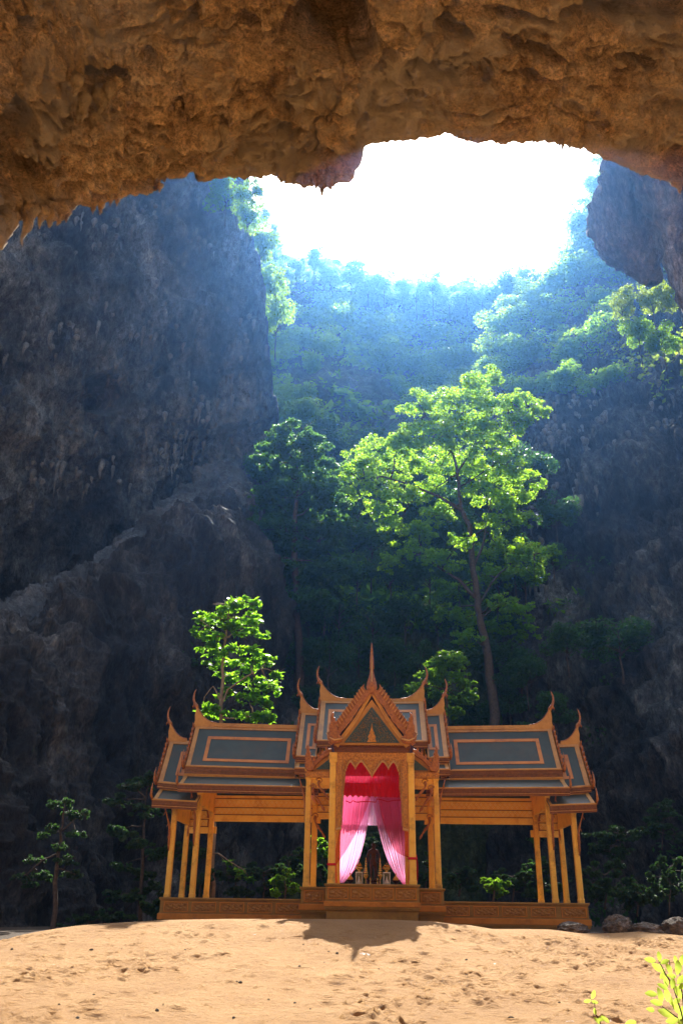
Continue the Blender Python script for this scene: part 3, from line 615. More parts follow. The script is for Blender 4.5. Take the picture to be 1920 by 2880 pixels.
for sx in (-1, 1):
    frieze(*mir(sx, 2.83, 7.43), 3.3, 5.90)
    frieze(*mir(sx, 7.67, 8.56), 3.3, 5.36)
    frieze(*mir(sx, 1.75, 2.57), 3.3, 6.05)
    MB().box(*mir(sx, 7.30, 7.42), 3.2, 3.4, 5.36, 5.66).build('beam_end', M['gold'], pav, bevel=.008)
    MB().box(*mir(sx, 2.42, 2.56), 3.2, 3.4, 5.86, 6.14).build('beam_end', M['gold'], pav, bevel=.008)
    for x, za, zb in ((7.55, 6.3, 7.15), (8.62, 5.7, 6.45), (2.7, 6.6, 7.4)):
        MB().box(*mir(sx, x - .07, x + .07), .12 if x > 3 else -.87, 3.17, za, zb).build('tie_beam', M['gold'], pav, bevel=.008)
    MB().box(*mir(sx, 2.83, 7.43), -.1, .1, 6.86, 7.2).build('front_beam', M['gold'], pav, bevel=.008)
    MB().box(*mir(sx, 7.67, 8.5), -.1, .1, 6.12, 6.4).build('front_beam', M['gold'], pav, bevel=.008)
    MB().box(*mir(sx, 2.9, 8.3), .3, 3.0, 7.22, 7.28).build('ceiling_board', M['gold'], pav)
    # side screen between the centre posts and the middle posts
    mb = MB(); mb.box(*mir(sx, 1.74, 2.58), -1.05, -.95, 7.0, 7.45); mb.box(*mir(sx, 1.74, 2.58), -1.08, -.92, 6.9, 6.99); mb.build('side_lintel', M['gold'], pav, bevel=.006)

# --- roofs
PR = 1.65
def yb(y): return 2 * PR - y
def roof_tier(sx, xi, xo, zr_i, zr_o, ye, ze_i, ze_o, yt=PR, border=.20, inset=None, fascia=.4, lab=None, back=True, foi=None):
    """one pair of roof slopes from a ridge at y=yt down to the eave; xi/xo inner and outer ends"""
    root = None
    for face in (0, 1):
        if face and not back: break
        Yt = yt if not face else yb(yt); Ye = ye if not face else yb(ye)
        def pt(u, v, lift=0.0):
            x = xi + (xo - xi) * u; zt = zr_i + (zr_o - zr_i) * u; zb = ze_i + (ze_o - ze_i) * u
            y = Yt + (Ye - Yt) * v; z = zt + (zb - zt) * v - .05 * math.sin(math.pi * v) * (zt - zb) / 2.2
            n = Vector((0, -(zt - zb) * (1 if not face else -1), abs(Yt - Ye))).normalized()
            return Vector((x * sx, y, z)) + n * lift
        W = abs(xo - xi); S = math.hypot(Yt - Ye, zr_o - ze_o)
        def patch(u0, v0, u1, v1, l0, l1, mat, name, par, nv=5):
            mb = MB(); A = []; 
            for k in range(nv + 1):
                v_ = v0 + (v1 - v0) * k / nv
                A.append([pt(u0, v_, l0), pt(u1, v_, l0), pt(u1, v_, l1), pt(u0, v_, l1)])
            mb.rings(A); return mb.build(name, mat, par)
        o = patch(0, 0, 1, 1, -.07, .0, M['green'], 'roof', pav); root = root or o
        if face: continue
        bu, bv = border / W, border / S
        patch(0, 0, 1, bv, .001, .03, M['tiers'], 'roof_border', o, 2)
        patch(1 - bu, bv, 1, 1, .001, .03, M['tiers'], 'roof_border', o); 
        if inset is not None: patch(0, bv, bu * .35, 1, .001, .03, M['tiers'], 'roof_border', o)
        else: patch(0, bv, bu * .7, 1, .001, .03, M['tiers'], 'roof_border', o)
        patch(bu * .7, 1 - bv * .3, 1 - bu, 1, .001, .025, M['tiers'], 'roof_border', o, 2)
        if inset:
            iu0, iv0, iu1, iv1, t = inset; tu, tv = t / W, t / S; g = .004
            for q in ((iu0, iv0, iu1, iv0 + tv), (iu0, iv1 - tv, iu1, iv1), (iu0, iv0 + tv, iu0 + tu, iv1 - tv), (iu1 - tu, iv0 + tv, iu1, iv1 - tv)):
                patch(*q, .001, .018, M['orange'], 'inset_strip', o, 3)
    # eave fascia: three stepped lacquer boards with gilt lips
    for face in (0, 1) if back else (0,):
        s = 1 if not face else -1; Ye = ye if not face else yb(ye)
        def fb(d0, d1, t0, t1, mat, name, par):
            a0, a1 = (xi if foi is None else foi), xo + .04
            zi = ze_i; zo = ze_o
            y0, y1 = sorted((Ye - s * t0, Ye - s * t1))
            mb = MB(); P0 = [(a0 * sx, y0, zi - d1), (a0 * sx, y1, zi - d1), (a0 * sx, y1, zi - d0), (a0 * sx, y0, zi - d0)]
            P1 = [(a1 * sx, y0, zo - d1), (a1 * sx, y1, zo - d1), (a1 * sx, y1, zo - d0), (a1 * sx, y0, zo - d0)]
            mb.hexa(P0, P1); return mb.build(name, mat, par)
        f = fb(.03, fascia * .36, .04, -.08, M['lacq'], 'fascia', pav)
        fb(-.01, .029, .07, -.05, M['tiers'], 'fascia_lip', f)
        fb(fascia * .36 + .001, fascia * .44, .052, -.08, M['lacq'], 'fascia_moulding', f)
        fb(fascia * .44 + .001, fascia * .72, .02, -.08, M['lacq'], 'fascia_board', f)
        fb(fascia * .72 + .001, fascia * .76, .035, -.08, M['mosaic'], 'mosaic_strip', f)
        fb(fascia * .76 + .001, fascia, .0, -.08, M['tiers'] if fascia > .38 else M['lacq'], 'fascia_board', f)
    return root
def chofa(sx, x, z, big=1.0, run=1.0, rise=.78, horn=.95):
    """upswept ridge end with its curling horn, on the ridge y=PR"""
    # saddle board: flat on the ridge, sweeping up to the end
    top = [(x - run + run * t, z + .12 + rise * (t ** 2.3)) for t in [i / 9 for i in range(10)]]
    pts = [(x - run, z - .06)] + top + [(x + .05, z + rise * .62), (x + .02, z + rise * .3), (x + .07, z + .05), (x + .02, z - .12)]
    mb = MB(); mb.prism([(px * sx, pz) for px, pz in pts], PR - .07, PR + .07); o = mb.build('ridge_end', M['tiers'], pav)
    # gilt edge along the sweep
    mb = MB(); mb.tube([(px * sx, PR, pz + .02) for px, pz in top], [.035] * len(top), 6); mb.build('ridge_end_edge', M['naga'], o, smooth=True)
    H = [(0.0, .0, .10), (.06, .12, .125), (.13, .22, .10), (.18, .32, .075), (.215, .45, .07), (.225, .6, .06), (.21, .74, .05), (.175, .86, .034), (.13, .97, .010)]
    zz = z + rise + .04
    mb = MB(); mb.tube([((x - .03 + a * big) * sx, PR, zz + h * horn) for a, h, r in H], [r * big * .8 for a, h, r in H], 8, .7)
    mb.tube([((x + .12) * sx, PR, zz + .16), ((x + .2) * sx, PR, zz + .08), ((x + .17) * sx, PR, zz + .0)], [.05, .035, .006], 6)
    mb.build('finial', M['naga'], pav, smooth=True)
    return o
def barge(sx, x, yt, zt, ye, ze, n=9, spike=.75):
    """serrated gable edge seen end on, with the small upright spike at its foot"""
    par = None
    for face in (0, 1):
        A = Vector((x * sx, yt if not face else yb(yt), zt)); B = Vector((x * sx, ye if not face else yb(ye), ze))
        mb = MB(); k = 8; d = (B - A); nn = Vector((0, d.z, -d.y)).normalized(); nn = nn if nn.z > 0 else -nn
        rg = []
        for i in range(k + 1):
            t = i / k; p = A.lerp(B, t) + Vector((0, 0, -.10 * math.sin(math.pi * t) * (zt - ze) / 2.2))
            rg.append([p + nn * .08 + Vector((.04 * sx, 0, 0)), p + nn * .08 - Vector((.04 * sx, 0, 0)), p - nn * .12 - Vector((.04 * sx, 0, 0)), p - nn * .12 + Vector((.04 * sx, 0, 0))])
        mb.rings(rg); o = mb.build('bargeboard', M['naga'], pav)
        tm = MB()
        for i in range(n):
            t = (i + .5) / n; p = A.lerp(B, t) + Vector((0, 0, -.10 * math.sin(math.pi * t) * (zt - ze) / 2.2)) + nn * .07
            tm.tube([p, p + nn * .09 + Vector((0, 0, .03)), p + nn * .12 + Vector((.02 * sx, 0, .12))], [.05, .035, .006], 5)
        tag(tm.build('bargeboard_teeth', M['mosaic'] if False else M['naga'], o), kind='stuff')
        s = -1 if not face else 1
        q = MB(); q.tube([B + Vector((0, 0, -.1)), B + Vector((.03 * sx, s * .12, .05)), B + Vector((.05 * sx, s * .16, .25 * spike)), B + Vector((.06 * sx, s * .12, .65 * spike)), B + Vector((.03 * sx, s * .08, spike))], [.05, .07, .055, .035, .008], 6)
        q.build('eave_finial', M['naga'], o, smooth=True)
def ridge_beam(sx, xi, xo, zi, zo):
    mb = MB(); r = lambda x, z: [(x * sx, PR - .09, z - .05), (x * sx, PR + .09, z - .05), (x * sx, PR + .06, z + .12), (x * sx, PR - .06, z + .12)]
    mb.hexa(r(xi, zi), r(xo, zo)); mb.build('ridge_beam', M['tiers'], pav)
def gable_wall(sx, x, yt, zt, ye, ze, dz=0):
    mb = MB(); mb.add([(x * sx, ye + .1, ze), (x * sx, yb(ye) - .1, ze), (x * sx, PR, zt - .1), ((x - .06) * sx, ye + .1, ze), ((x - .06) * sx, yb(ye) - .1, ze), ((x - .06) * sx, PR, zt - .1)], [(0, 1, 2), (5, 4, 3), (0, 3, 4, 1), (1, 4, 5, 2), (2, 5, 3, 0)])
    mb.build('gable_wall', M['gold'], pav)
for sx in (-1, 1):
    # wing
    o = roof_tier(sx, 3.4, 8.33, 9.93, 10.03, .2, 7.86, 7.96, inset=(.07, .25, .86, .86, .16), fascia=.46, border=.19)
    tag(o, 'big blue-green roof slope of the %s wing framed by an orange stripe' % ('left' if sx < 0 else 'right'))
    ridge_beam(sx, 3.4, 7.4, 9.95, 10.03); chofa(sx, 8.36, 10.03); barge(sx, 8.42, PR, 10.05, .15, 7.92); gable_wall(sx, 8.3, PR, 9.9, .3, 7.6)
    roof_tier(sx, 2.3, 8.36, 7.52, 7.60, -.75, 6.98, 7.06, yt=.36, fascia=.33, border=.16)
    q = MB(); q.tube([(8.42 * sx, -.7, 7.0), (8.46 * sx, -.8, 7.2), (8.46 * sx, -.78, 7.5), (8.44 * sx, -.72, 7.75)], [.05, .06, .04, .008], 6); q.build('eave_finial', M['naga'], pav, smooth=True)
    # outer, lower telescoped section
    roof_tier(sx, 8.40, 9.5, 9.30, 9.33, .2, 7.16, 7.26, fascia=.26, border=.2, inset=(.05, .25, .45, .8, .16) if sx > 0 else (.05, .25, .4, .8, .16))
    chofa(sx, 9.55, 9.28, .9, .85, .72, .92); barge(sx, 9.6, PR, 9.34, .15, 7.24, spike=.65); gable_wall(sx, 9.45, PR, 9.2, .3, 7.0)
    roof_tier(sx, 7.5, 9.42, 6.92, 7.0, -.75, 6.34, 6.42, yt=.36, fascia=.34, border=.16)
    q = MB(); q.tube([(9.47 * sx, -.7, 6.4), (9.52 * sx, -.8, 6.6), (9.52 * sx, -.78, 6.9), (9.5 * sx, -.72, 7.15)], [.05, .06, .04, .008], 6); q.build('eave_finial', M['naga'], pav, smooth=True)
    # centre block: top roof and the one telescoped below it
    roof_tier(sx, 0.0, 2.42, 11.22, 11.27, -.5, 8.98, 9.0, fascia=.3, border=.22, inset=(.18, .22, .84, .80, .17))
    ridge_beam(sx, 0, 1.5, 11.22, 11.24); chofa(sx, 2.45, 11.22, 1.0, 1.1, .75, .95); barge(sx, 2.5, PR, 11.27, -.5, 9.0); gable_wall(sx, 2.38, PR, 11.1, -.2, 8.3)
    roof_tier(sx, 2.44, 3.34, 10.66, 10.70, -.45, 8.30, 8.33, fascia=.25, border=.2, inset=(.1, .25, .6, .82, .15))
    chofa(sx, 3.38, 10.68, .95, .85, .7, .95); barge(sx, 3.42, PR, 10.7, -.45, 8.33, spike=.6); gable_wall(sx, 3.3, PR, 10.5, -.2, 7.6)
    roof_tier(sx, 2.2, 3.30, 8.08, 8.08, -.95, 7.74, 7.74, yt=-.35, fascia=.28, border=.14)
    MB().box(*mir(sx, 3.40, 3.50), 1.5, 1.8, 10.3, 10.42).build('purlin_end', M['gold'], pav); 

# --- front portico: steep gable facing us
gy = -3.0
def inout(pts, y0, y1, mat, name, par=None, bevel=0): return MB().prism(pts, y0, y1).build(name, mat, par or pav, bevel=bevel)
APX, FTX, FTZ = 10.78, 1.72, 8.42
for sx in (-1, 1):      # portico roof running back into the centre block
    mb = MB(); mb.slab([(0, gy + .2, APX), (FTX * sx, gy + .2, FTZ + .05), (FTX * sx, .4, FTZ + .05), (0, .4, APX)], (0, 0, .1)); mb.build('portico_roof', M['green'], pav)
inout([(-1.42, 8.42), (1.42, 8.42), (0, 10.3)], gy + .12, gy + .2, M['tiers'], 'gable_field')
ped = inout([(-1.14, 8.50), (1.14, 8.50), (0, 9.98)], gy + .06, gy + .118, M['pedi'], 'pediment')
mbp = MB(); rr = random.Random(3)
for k in range(900):       # gilded leaf scrolls set on the pediment
    z = 8.54 + 1.4 * (1 - math.sqrt(rr.random())); hw = 1.14 * (9.98 - z) / 1.48 - .1
    if hw <= 0: continue
    x = rr.uniform(-hw, hw)
    if abs(x) < .27 * max(0, 1 - (z - 8.5) / .95) ** .7 + .0: continue
    a = rr.uniform(0, 6.28); s = rr.uniform(.014, .028)
    mbp.add([(x + s * math.cos(a), gy + .058, z + s * math.sin(a)), (x + s * .6 * math.cos(a + 2), gy + .058, z + s * .6 * math.sin(a + 2)), (x + s * math.cos(a + 3.6), gy + .058, z + s * math.sin(a + 3.6)), (x, gy + .04, z)], [(0, 1, 3), (1, 2, 3), (2, 0, 3)])
tag(mbp.build('leaf_scrolls', M['goldd'], ped), kind='stuff')
mb = MB(); mb.prism([(-.2, 8.52), (.2, 8.52), (.16, 8.62), (.12, 8.66), (.17, 8.72), (.13, 8.80), (.09, 8.84), (.1, 8.92), (.05, 9.0), (.03, 9.1), (0, 9.34), (-.03, 9.1), (-.05, 9.0), (-.1, 8.92), (-.09, 8.84), (-.13, 8.80), (-.17, 8.72), (-.12, 8.66), (-.16, 8.62)], gy + .03, gy + .059)
mb.build('pediment_emblem', M['goldd'], ped)
# raking gold band, then the dark serrated bargeboard with scalloped underside
def rake(t, off): # point along the slope, off = perpendicular offset outwards
    d = Vector((FTX, 0, FTZ - APX)); n = Vector((-(FTZ - APX), 0, FTX)).normalized(); p = Vector((0, 0, APX)) + d * t + n * off; return p
for sx in (-1, 1):
    A = [rake(t, -.34) for t in (.09, .5, .97)]; B = [rake(t, -.16) for t in (.97, .5, .0)]
    A[0].x = 0; A[0].z = rake(.0, -.34).z - .12; B[-1].x = 0
    inout([(p.x * sx, p.z) for p in A + B], gy + .02, gy + .11, M['tiers'], 'raking_band', bevel=.01)
    low = [];
    for i in range(33):
        t = i / 32; low.append(rake(t, -.13 + .045 * abs(math.sin(t * math.pi * 4.5)) - (.06 if .52 < t < .60 else 0)))
    up = [rake(t, .10 - .0 * math.sin(t * 9)) for t in [k / 16 for k in range(16, -1, -1)]]
    up[-1].x = 0; low[0].x = 0
    bb = inout([(p.x * sx, p.z) for p in low + up], gy - .06, gy + .1, M['naga'], 'bargeboard')
    n = 17; tm = None
    for i in range(n):
        t = .12 + .82 * i / (n - 1); p = rake(t, .15)
        if tm is None:
            q = MB(); q.prism([(-.05, -.06), (.06, -.02), (.075, .05), (.05, .12), (-.005, .19), (.0, .12), (-.02, .07), (-.06, .03)], -.05, .05); tm = q.mesh('tooth'); tm.materials.append(M['naga'])
            ti = MB(); ti.prism([(-.045, -.05), (-.02, -.04), (.0, .05), (-.01, .12), (-.03, .06)], -.062, -.051); tme = ti.mesh('tooth_edge'); tme.materials.append(M['mosaic'])
        o = link('bargeboard_tooth', tm); o.parent = bb; o.location = (p.x * sx, gy + .02, p.z); o.scale = (sx * 1.6, 1, 1.9)
    # gilt mirror edge along each tooth, one strip of studs
    tag((lambda mb: ([mb.tube([(rake(.12 + .82 * i / (n - 1), .12).x * sx + .02 * sx, gy - .045, rake(.12 + .82 * i / (n - 1), .12).z), (rake(.12 + .82 * i / (n - 1), .34).x * sx - .0 * sx, gy - .045, rake(.12 + .82 * i / (n - 1), .34).z + .1)], [.022, .012], 5) for i in range(n)], mb)[1])(MB()).build('mosaic_studs', M['mosaic'], bb), kind='stuff')
    # flame finial at the foot
    F0 = [(385, 645), (392, 660), (385, 690), (402, 700), (398, 725), (418, 740), (410, 765), (428, 785), (420, 805), (436, 835), (442, 865), (470, 880), (478, 905), (455, 935), (400, 948), (372, 940), (350, 915), (343, 875), (352, 845), (344, 800), (347, 765), (360, 738), (356, 700), (364, 668)]
    fp = [((x - 735) / 3.015 / 72.5, 8.49 + (930 - z) / 3.015 / 76.5) for x, z in F0]
    fo = inout([(-x * sx * 1.0, z) for x, z in fp], gy - .16, gy + .06, M['naga'], 'flame_finial', bevel=.03)
    mb = MB(); mb.tube([(x, gy - .17, z) for x, z in [(-fp[11][0] * sx, 8.62), (-fp[9][0] * sx, 8.58), (-fp[14][0] * sx, 8.55), (-fp[16][0] * sx, 8.66)]], [.03, .045, .045, .02], 6); mb.build('gilt_scroll', M['mosaic'], fo, smooth=True)
    # lower side gable beside the portico
    hx = 1.68; 
    inout([(hx * sx, 8.28), (2.62 * sx, 7.62), (2.62 * sx, 7.46), (hx * sx, 7.46)], -2.0, -1.9, M['tiers'], 'side_gable')
    sp_ = inout([((hx + .04) * sx, 8.02), (2.34 * sx, 7.54), ((hx + .04) * sx, 7.54)], -2.06, -2.001, M['pedi'], 'side_pediment')
    mb = MB(); 
    pts = [(hx, 8.42), (1.95, 8.32), (2.2, 8.08), (2.42, 7.84), (2.66, 7.68), (2.72, 7.50), (2.52, 7.56), (2.30, 7.72), (2.12, 7.92), (1.9, 8.06), (hx, 8.2)]
    sb = mb.prism([(a * sx, c) for a, c in pts], -2.16, -2.0).build('side_bargeboard', M['naga'], pav, bevel=.02)
    for k in range(5):
        t = (k + .6) / 5; o = link('bargeboard_tooth', tm); o.parent = sb; o.location = ((1.8 + .85 * t) * sx, -2.08, 8.42 - .72 * t); o.scale = (sx, 1, .9)
    fp2 = [(x * .74, (z - 8.49) * .86) for x, z in fp]; x0 = -(fp2[14][0])
    inout([((-x - x0 + 2.62) * sx, 7.50 + z) for x, z in fp2], -2.26, -2.02, M['naga'], 'flame_finial', bevel=.03)
    e = MB(); e.box(*mir(sx, 1.74, 2.78), -2.15, -1.9, 7.22, 7.44).build('side_entablature', M['goldd'], pav, bevel=.01)
    MB().box(*mir(sx, 2.60, 2.80), -2.1, -1.9, 7.46, 7.85).build('side_pier', M['gold'], pav, bevel=.01)
    # carved struts curling out from the posts
    for (xa, za, xb, zb, y_) in ((2.5, 6.95, 2.0, 5.95, -1.2), (2.5, 5.95, 2.06, 5.0, .6), (2.2, 7.1, 1.8, 6.3, -2.0)):
        mb = MB(); P = []
        for k in range(9):
            t = k / 8; P.append(((xa + (xb - xa) * t ** 1.6 + .05 * math.sin(t * 6)) * sx * 1.0, y_, za + (zb - za) * t))
        mb.tube(P, [.05 + .02 * math.sin(k * 1.9) for k in range(8)] + [.01], 7, .6); mb.build('carved_strut', M['naga'], pav, smooth=True)
        mb = MB(); c_ = P[0]; mb.tube([(c_[0] + .12 * math.cos(a) * sx, y_, c_[2] + .1 * math.sin(a)) for a in [i * .7 for i in range(8)]], [.045 - .004 * i for i in range(8)], 6); mb.build('carved_scroll', M['goldd'], pav, smooth=True)
# roof spire over the gable
mb = MB(); mb.tube([(0, gy, z) for z, r in [(10.5, 0), (10.62, 0), (10.8, 0), (11.0, 0), (11.2, 0), (11.42, 0), (11.56, 0), (11.60, 0), (11.66, 0), (12.0, 0), (12.4, 0), (12.74, 0)]],
                   [.07, .18, .25, .21, .14, .085, .07, .105, .095, .085, .055, .012], 10, .6)
mb.build('gable_spire', M['naga'], pav, smooth=True)
mb = MB(); mb.tube([(.0, gy - .16, 11.0), (.0, gy - .12, 11.5), (.0, gy - .07, 12.3)], [.02, .02, .006], 6); mb.build('gilt_rib', M['mosaic'], pav)
# entablature and lace-like lambrequin in front, the same behind
def entab(y, s, front=True):
    d = -1 if front else 1
    y0, y1 = sorted((y, y + d * -.16))
    mb = MB(); mb.box(-1.56, 1.56, y0 - .06, y1 + .04, 8.16, 8.24); mb.box(-1.58, 1.58, y0 - .04, y1, 8.241, 8.36); mb.box(-1.6, 1.6, y0 - .08, y1 + .02, 8.361, 8.41)
    o = mb.build('entablature', M['lacq'] if front else M['naga'], pav, bevel=.008); 
    mb = MB()
    for k in range(34):
        x = -1.55 + 3.1 * k / 33; mb.prism([(x - .045, 8.41), (x + .045, 8.41), (x + .03, 8.46), (x, 8.53), (x - .03, 8.46)], y0 - .05, y0 - .01)
    tag(mb.build('leaf_cresting', M['goldd'], o), kind='stuff')
    MB().box(-1.58, 1.58, y0 - .02, y1, 7.86, 8.158).build('carved_lintel', M['goldd'], pav, bevel=.01)
    # lambrequin outline
    def zlow(x):
        a = abs(x)
        if a > 1.24: return 5.15 + (a - 1.24) * -.2
        if a > 1.12: return 5.15 + (1.24 - a) / .12 * 1.9
        c = 7.18 + .62 * (1 - max(0, 1 - a / .42)) ** .9; s_ = 7.50 + .36 * min(1, abs(a - .68) / .26) ** .8
        e_ = 7.78 - .5 * max(0, (a - .86) / .26) ** 2
        return min(c, s_, e_, 7.80) if a < .94 else min(e_, 7.8)
    xs2 = np.linspace(-1.44, 1.44, 145); V = []; F2 = []
    for j, x in enumerate(xs2):
        zl = zlow(x) + .03 * math.sin(j * 1.9); zt = 7.86
        for k in range(9):
            z = zl + (zt - zl) * k / 8; V.append((x, y0 - .02 - .02 * noise_s(x * 9, z * 9), z))
    nK = 9
    for j in range(len(xs2) - 1):
        for k in range(8): a = j * nK + k; F2.append((a, a + nK, a + nK + 1, a + 1))
    me = bpy.data.meshes.new('lambrequin'); me.from_pydata(V, [], F2); lo = link('lambrequin', me, M['goldd'], pav)
    md = lo.modifiers.new('thick', 'SOLIDIFY'); md.thickness = .05
    mb = MB()
    for j in range(0, 145, 2):
        x = float(xs2[j]); z = zlow(x); mb.lathe([(.004, -.05), (.03, 0), (.02, .04), (.004, .07)], (x, y0 - .05, z), 5)
    for k in range(40):
        for s2 in (-1, 1): mb.lathe([(.004, -.03), (.028, 0), (.004, .03)], (s2 * 1.2, y0 - .05, 5.3 + 2.4 * k / 39), 5)
    tag(mb.build('gilt_beads', M['mosaic'], lo), kind='stuff')
def noise_s(a, b): return math.sin(a * 3.1 + math.sin(b * 2.3)) * math.cos(b * 2.7 + math.sin(a * 1.7))
entab(-2.62, 1); 
mb = MB(); mb.box(-1.56, 1.56, 3.3, 3.46, 7.2, 7.7); mb.build('rear_lintel', M['goldd'], pav)
mb = MB(); 
for k in range(12):
    x = -1.45 + 2.9 * k / 11; mb.prism([(x - .13, 7.199), (x + .13, 7.199), (x + .08, 7.12), (x, 7.04), (x - .08, 7.12)], 3.36, 3.40)
tag(mb.build('rear_lambrequin', M['goldd'], pav), kind='stuff')
for sx in (-1, 1):
    MB().box(*mir(sx, 1.46, 1.74), -2.4, 3.3, 7.72, 7.95).build('side_beam', M['gold'], pav, bevel=.01)
    MB().box(*mir(sx, 1.44, 1.76), -2.66, -2.34, 7.74, 8.15).build('post_capital', M['gold'], pav, bevel=.02)
MB().box(-1.45, 1.45, -2.3, 3.2, 8.0, 8.06).build('ceiling_board', M['orange'], pav)

# ---------------------------------------------------------------- curtains, statue and altar
def sheer(name, c, tr, tw, rough=.9):
    m, nt, b, out = new_mat(name); L = nt.links.new; b.inputs['Base Color'].default_value = tuple(c) + (1,); b.inputs['Roughness'].default_value = rough
    t = N(nt, 'ShaderNodeBsdfTranslucent'); t.inputs[0].default_value = tuple(c) + (1,); T = N(nt, 'ShaderNodeBsdfTransparent'); T.inputs[0].default_value = tuple(min(1, .45 + .6 * k) for k in c) + (1,)
    a = N(nt, 'ShaderNodeMixShader'); a.inputs[0].default_value = tw; L(b.outputs[0], a.inputs[1]); L(t.outputs[0], a.inputs[2])
    q = N(nt, 'ShaderNodeMixShader'); q.inputs[0].default_value = tr; L(a.outputs[0], q.inputs[1]); L(T.outputs[0], q.inputs[2]); L(q.outputs[0], out.inputs[0]); return m
M['red'] = sheer('red_sheer_cloth', (.96, .05, .13), .80, .65); M['redd'] = sheer('red_gathered_cloth', (.96, .05, .12), .22, .65); M['pink'] = sheer('pink_sheer_cloth', (.97, .52, .78), .14, .9); M['redc'] = sheer('red_tie_cloth', (.7, .03, .05), 0, .3)
def curtain(name, A, B, Y, mat, folds, amp, n=110, m_=70, pin=None):
    """cloth between two edge curves given in photo pixels; pleats run down it"""
    A = cubic(np.array(A, float)[:, None, :], m_, 1)[:, 0] if len(A) > 2 else np.linspace(A[0], A[1], m_); B = cubic(np.array(B, float)[:, None, :], m_, 1)[:, 0] if len(B) > 2 else np.linspace(B[0], B[1], m_)
    u = np.linspace(0, 1, n); ph = rng.uniform(0, 6, 4)
    uu_ = u + .012 * np.sin(u * 23 + ph[0])
    Q = A[:, None, :] * (1 - uu_[None, :, None]) + B[:, None, :] * uu_[None, :, None]
    P = at_np(Q[..., 0], Q[..., 1], np.full(Q.shape[:2], float(Y)))
    v = np.linspace(0, 1, m_)[:, None]
    f = np.sin(u[None] * folds * 6.283 + 1.2 * np.sin(v * 3 + ph[1])) + .5 * np.sin(u[None] * folds * 2.7 * 6.283 + ph[2] + v * 2)
    P[..., 1] += amp * f; o = grid_obj(name, P, mat); return o
YR, YF = 42.75, 36.85
c = curtain('pink_curtain', [(966, 2180), (955, 2300), (950, 2400), (949, 2482)], [(1056, 2180), (1040, 2280), (1022, 2370), (1000, 2440), (966, 2484)], YR, M['pink'], 11, .07)
tag(c, 'bright pink sheer curtain sweeping to the lower left behind the statue', 'curtain', 'curtains of the pavilion')
c = curtain('pink_curtain', [(1036, 2180), (1052, 2280), (1072, 2370), (1098, 2440), (1132, 2487)], [(1128, 2180), (1138, 2300), (1142, 2400), (1145, 2488)], YR + .1, M['pink'], 11, .07)
tag(c, 'bright pink sheer curtain sweeping to the lower right behind the statue', 'curtain', 'curtains of the pavilion')
c = curtain('valance', [(958, 2175), (958, 2319)], [(1136, 2175), (1136, 2324)], YR + .3, M['pink'], 26, .06)
tag(c, 'short gathered pink-white valance across the back of the centre bay', 'valance', 'curtains of the pavilion')
c = curtain('red_curtain', [(972, 2140), (966, 2230), (954, 2330), (940, 2405), (938, 2432)], [(1066, 2140), (1048, 2220), (1016, 2310), (980, 2380), (944, 2434)], YF, M['red'], 9, .05)
tag(c, 'red sheer curtain gathered and tied to the left front post', 'curtain', 'curtains of the pavilion')
c = curtain('red_curtain', [(1040, 2140), (1060, 2230), (1076, 2310), (1110, 2390), (1150, 2412)], [(1134, 2140), (1140, 2230), (1148, 2330), (1152, 2390), (1154, 2414)], YF + .06, M['red'], 9, .05)
tag(c, 'red sheer curtain gathered and tied to the right front post', 'curtain', 'curtains of the pavilion')
for (xa, xb, ya, yc, lab) in ((938, 946, 2430, 2483, 'tail of red curtain hanging below its tie on the left front post'), (1148, 1154, 2412, 2486, 'tail of red curtain hanging inside the right front post')):
    c = curtain('curtain_tail', [(xa, ya), (xa - 2, yc)], [(xb, ya), (xb + 3, yc)], YF, M['red'], 3, .04, 24, 20); tag(c, lab, 'curtain', 'curtains of the pavilion')
c = curtain('curtain_tail', [(1166, 2402), (1168, 2440), (1168, 2484)], [(1172, 2404), (1175, 2440), (1174, 2484)], YF, M['redc'], 3, .04, 24, 20); tag(c, 'bunched red cloth hanging on the outer side of the right front post', 'curtain', 'curtains of the pavilion')
c = curtain('red_drape', [(985, 2150), (975, 2170)], [(1125, 2150), (1128, 2210)], YF + .16, M['red'], 18, .03, 90, 12)
c = None
bpy.data.objects.remove(bpy.data.objects['red_drape'])
c = curtain('red_swag', [(968, 2142), (962, 2236)], [(1134, 2142), (1140, 2244)], YF + .25, M['redd'], 22, .03, 160, 30)
tag(c, 'short red gathered swag behind the carved lambrequin, across both curtains', 'valance', 'curtains of the pavilion')
mb = MB(); pts = [at(x, y, YF + .2) for x, y in ((972, 2252), (985, 2258), (992, 2252), (1003, 2256), (1030, 2254), (1056, 2256), (1060, 2247), (1075, 2250), (1090, 2255), (1105, 2251), (1130, 2250))]
mb.tube(pts, .022, 5); o = mb.build('hem_cord', M['redc'], smooth=True); tag(o, 'thin dark red cord looping across the curtains below the lambrequin', 'cord')
for px, py, lx in ((929.5, 2431, -1.6), (1158.5, 2415, 1.6)):
    p = at(px, py, 36.5); q_ = Matrix.Rotation(math.radians(-2.4), 4, 'Z') @ Vector((lx, -2.5, 0)); p.x = q_.x + 1.52; p.y = q_.y + 39.0; mb = MB(); w = .17
    mb.rings([[(p.x + sx_ * w * k, p.y + sy_ * w * k, z) for sx_, sy_ in ((-1, -1), (1, -1), (1, 1), (-1, 1))] for z, k in ((p.z - .045, .97), (p.z - .02, 1.04), (p.z + .03, 1.05), (p.z + .045, .97))])
    o = mb.build('curtain_tie', M['redc']); tag(o, 'red cloth tie wound round the %s front post' % ('left' if px < 1000 else 'right'), 'curtain tie', 'curtain ties')

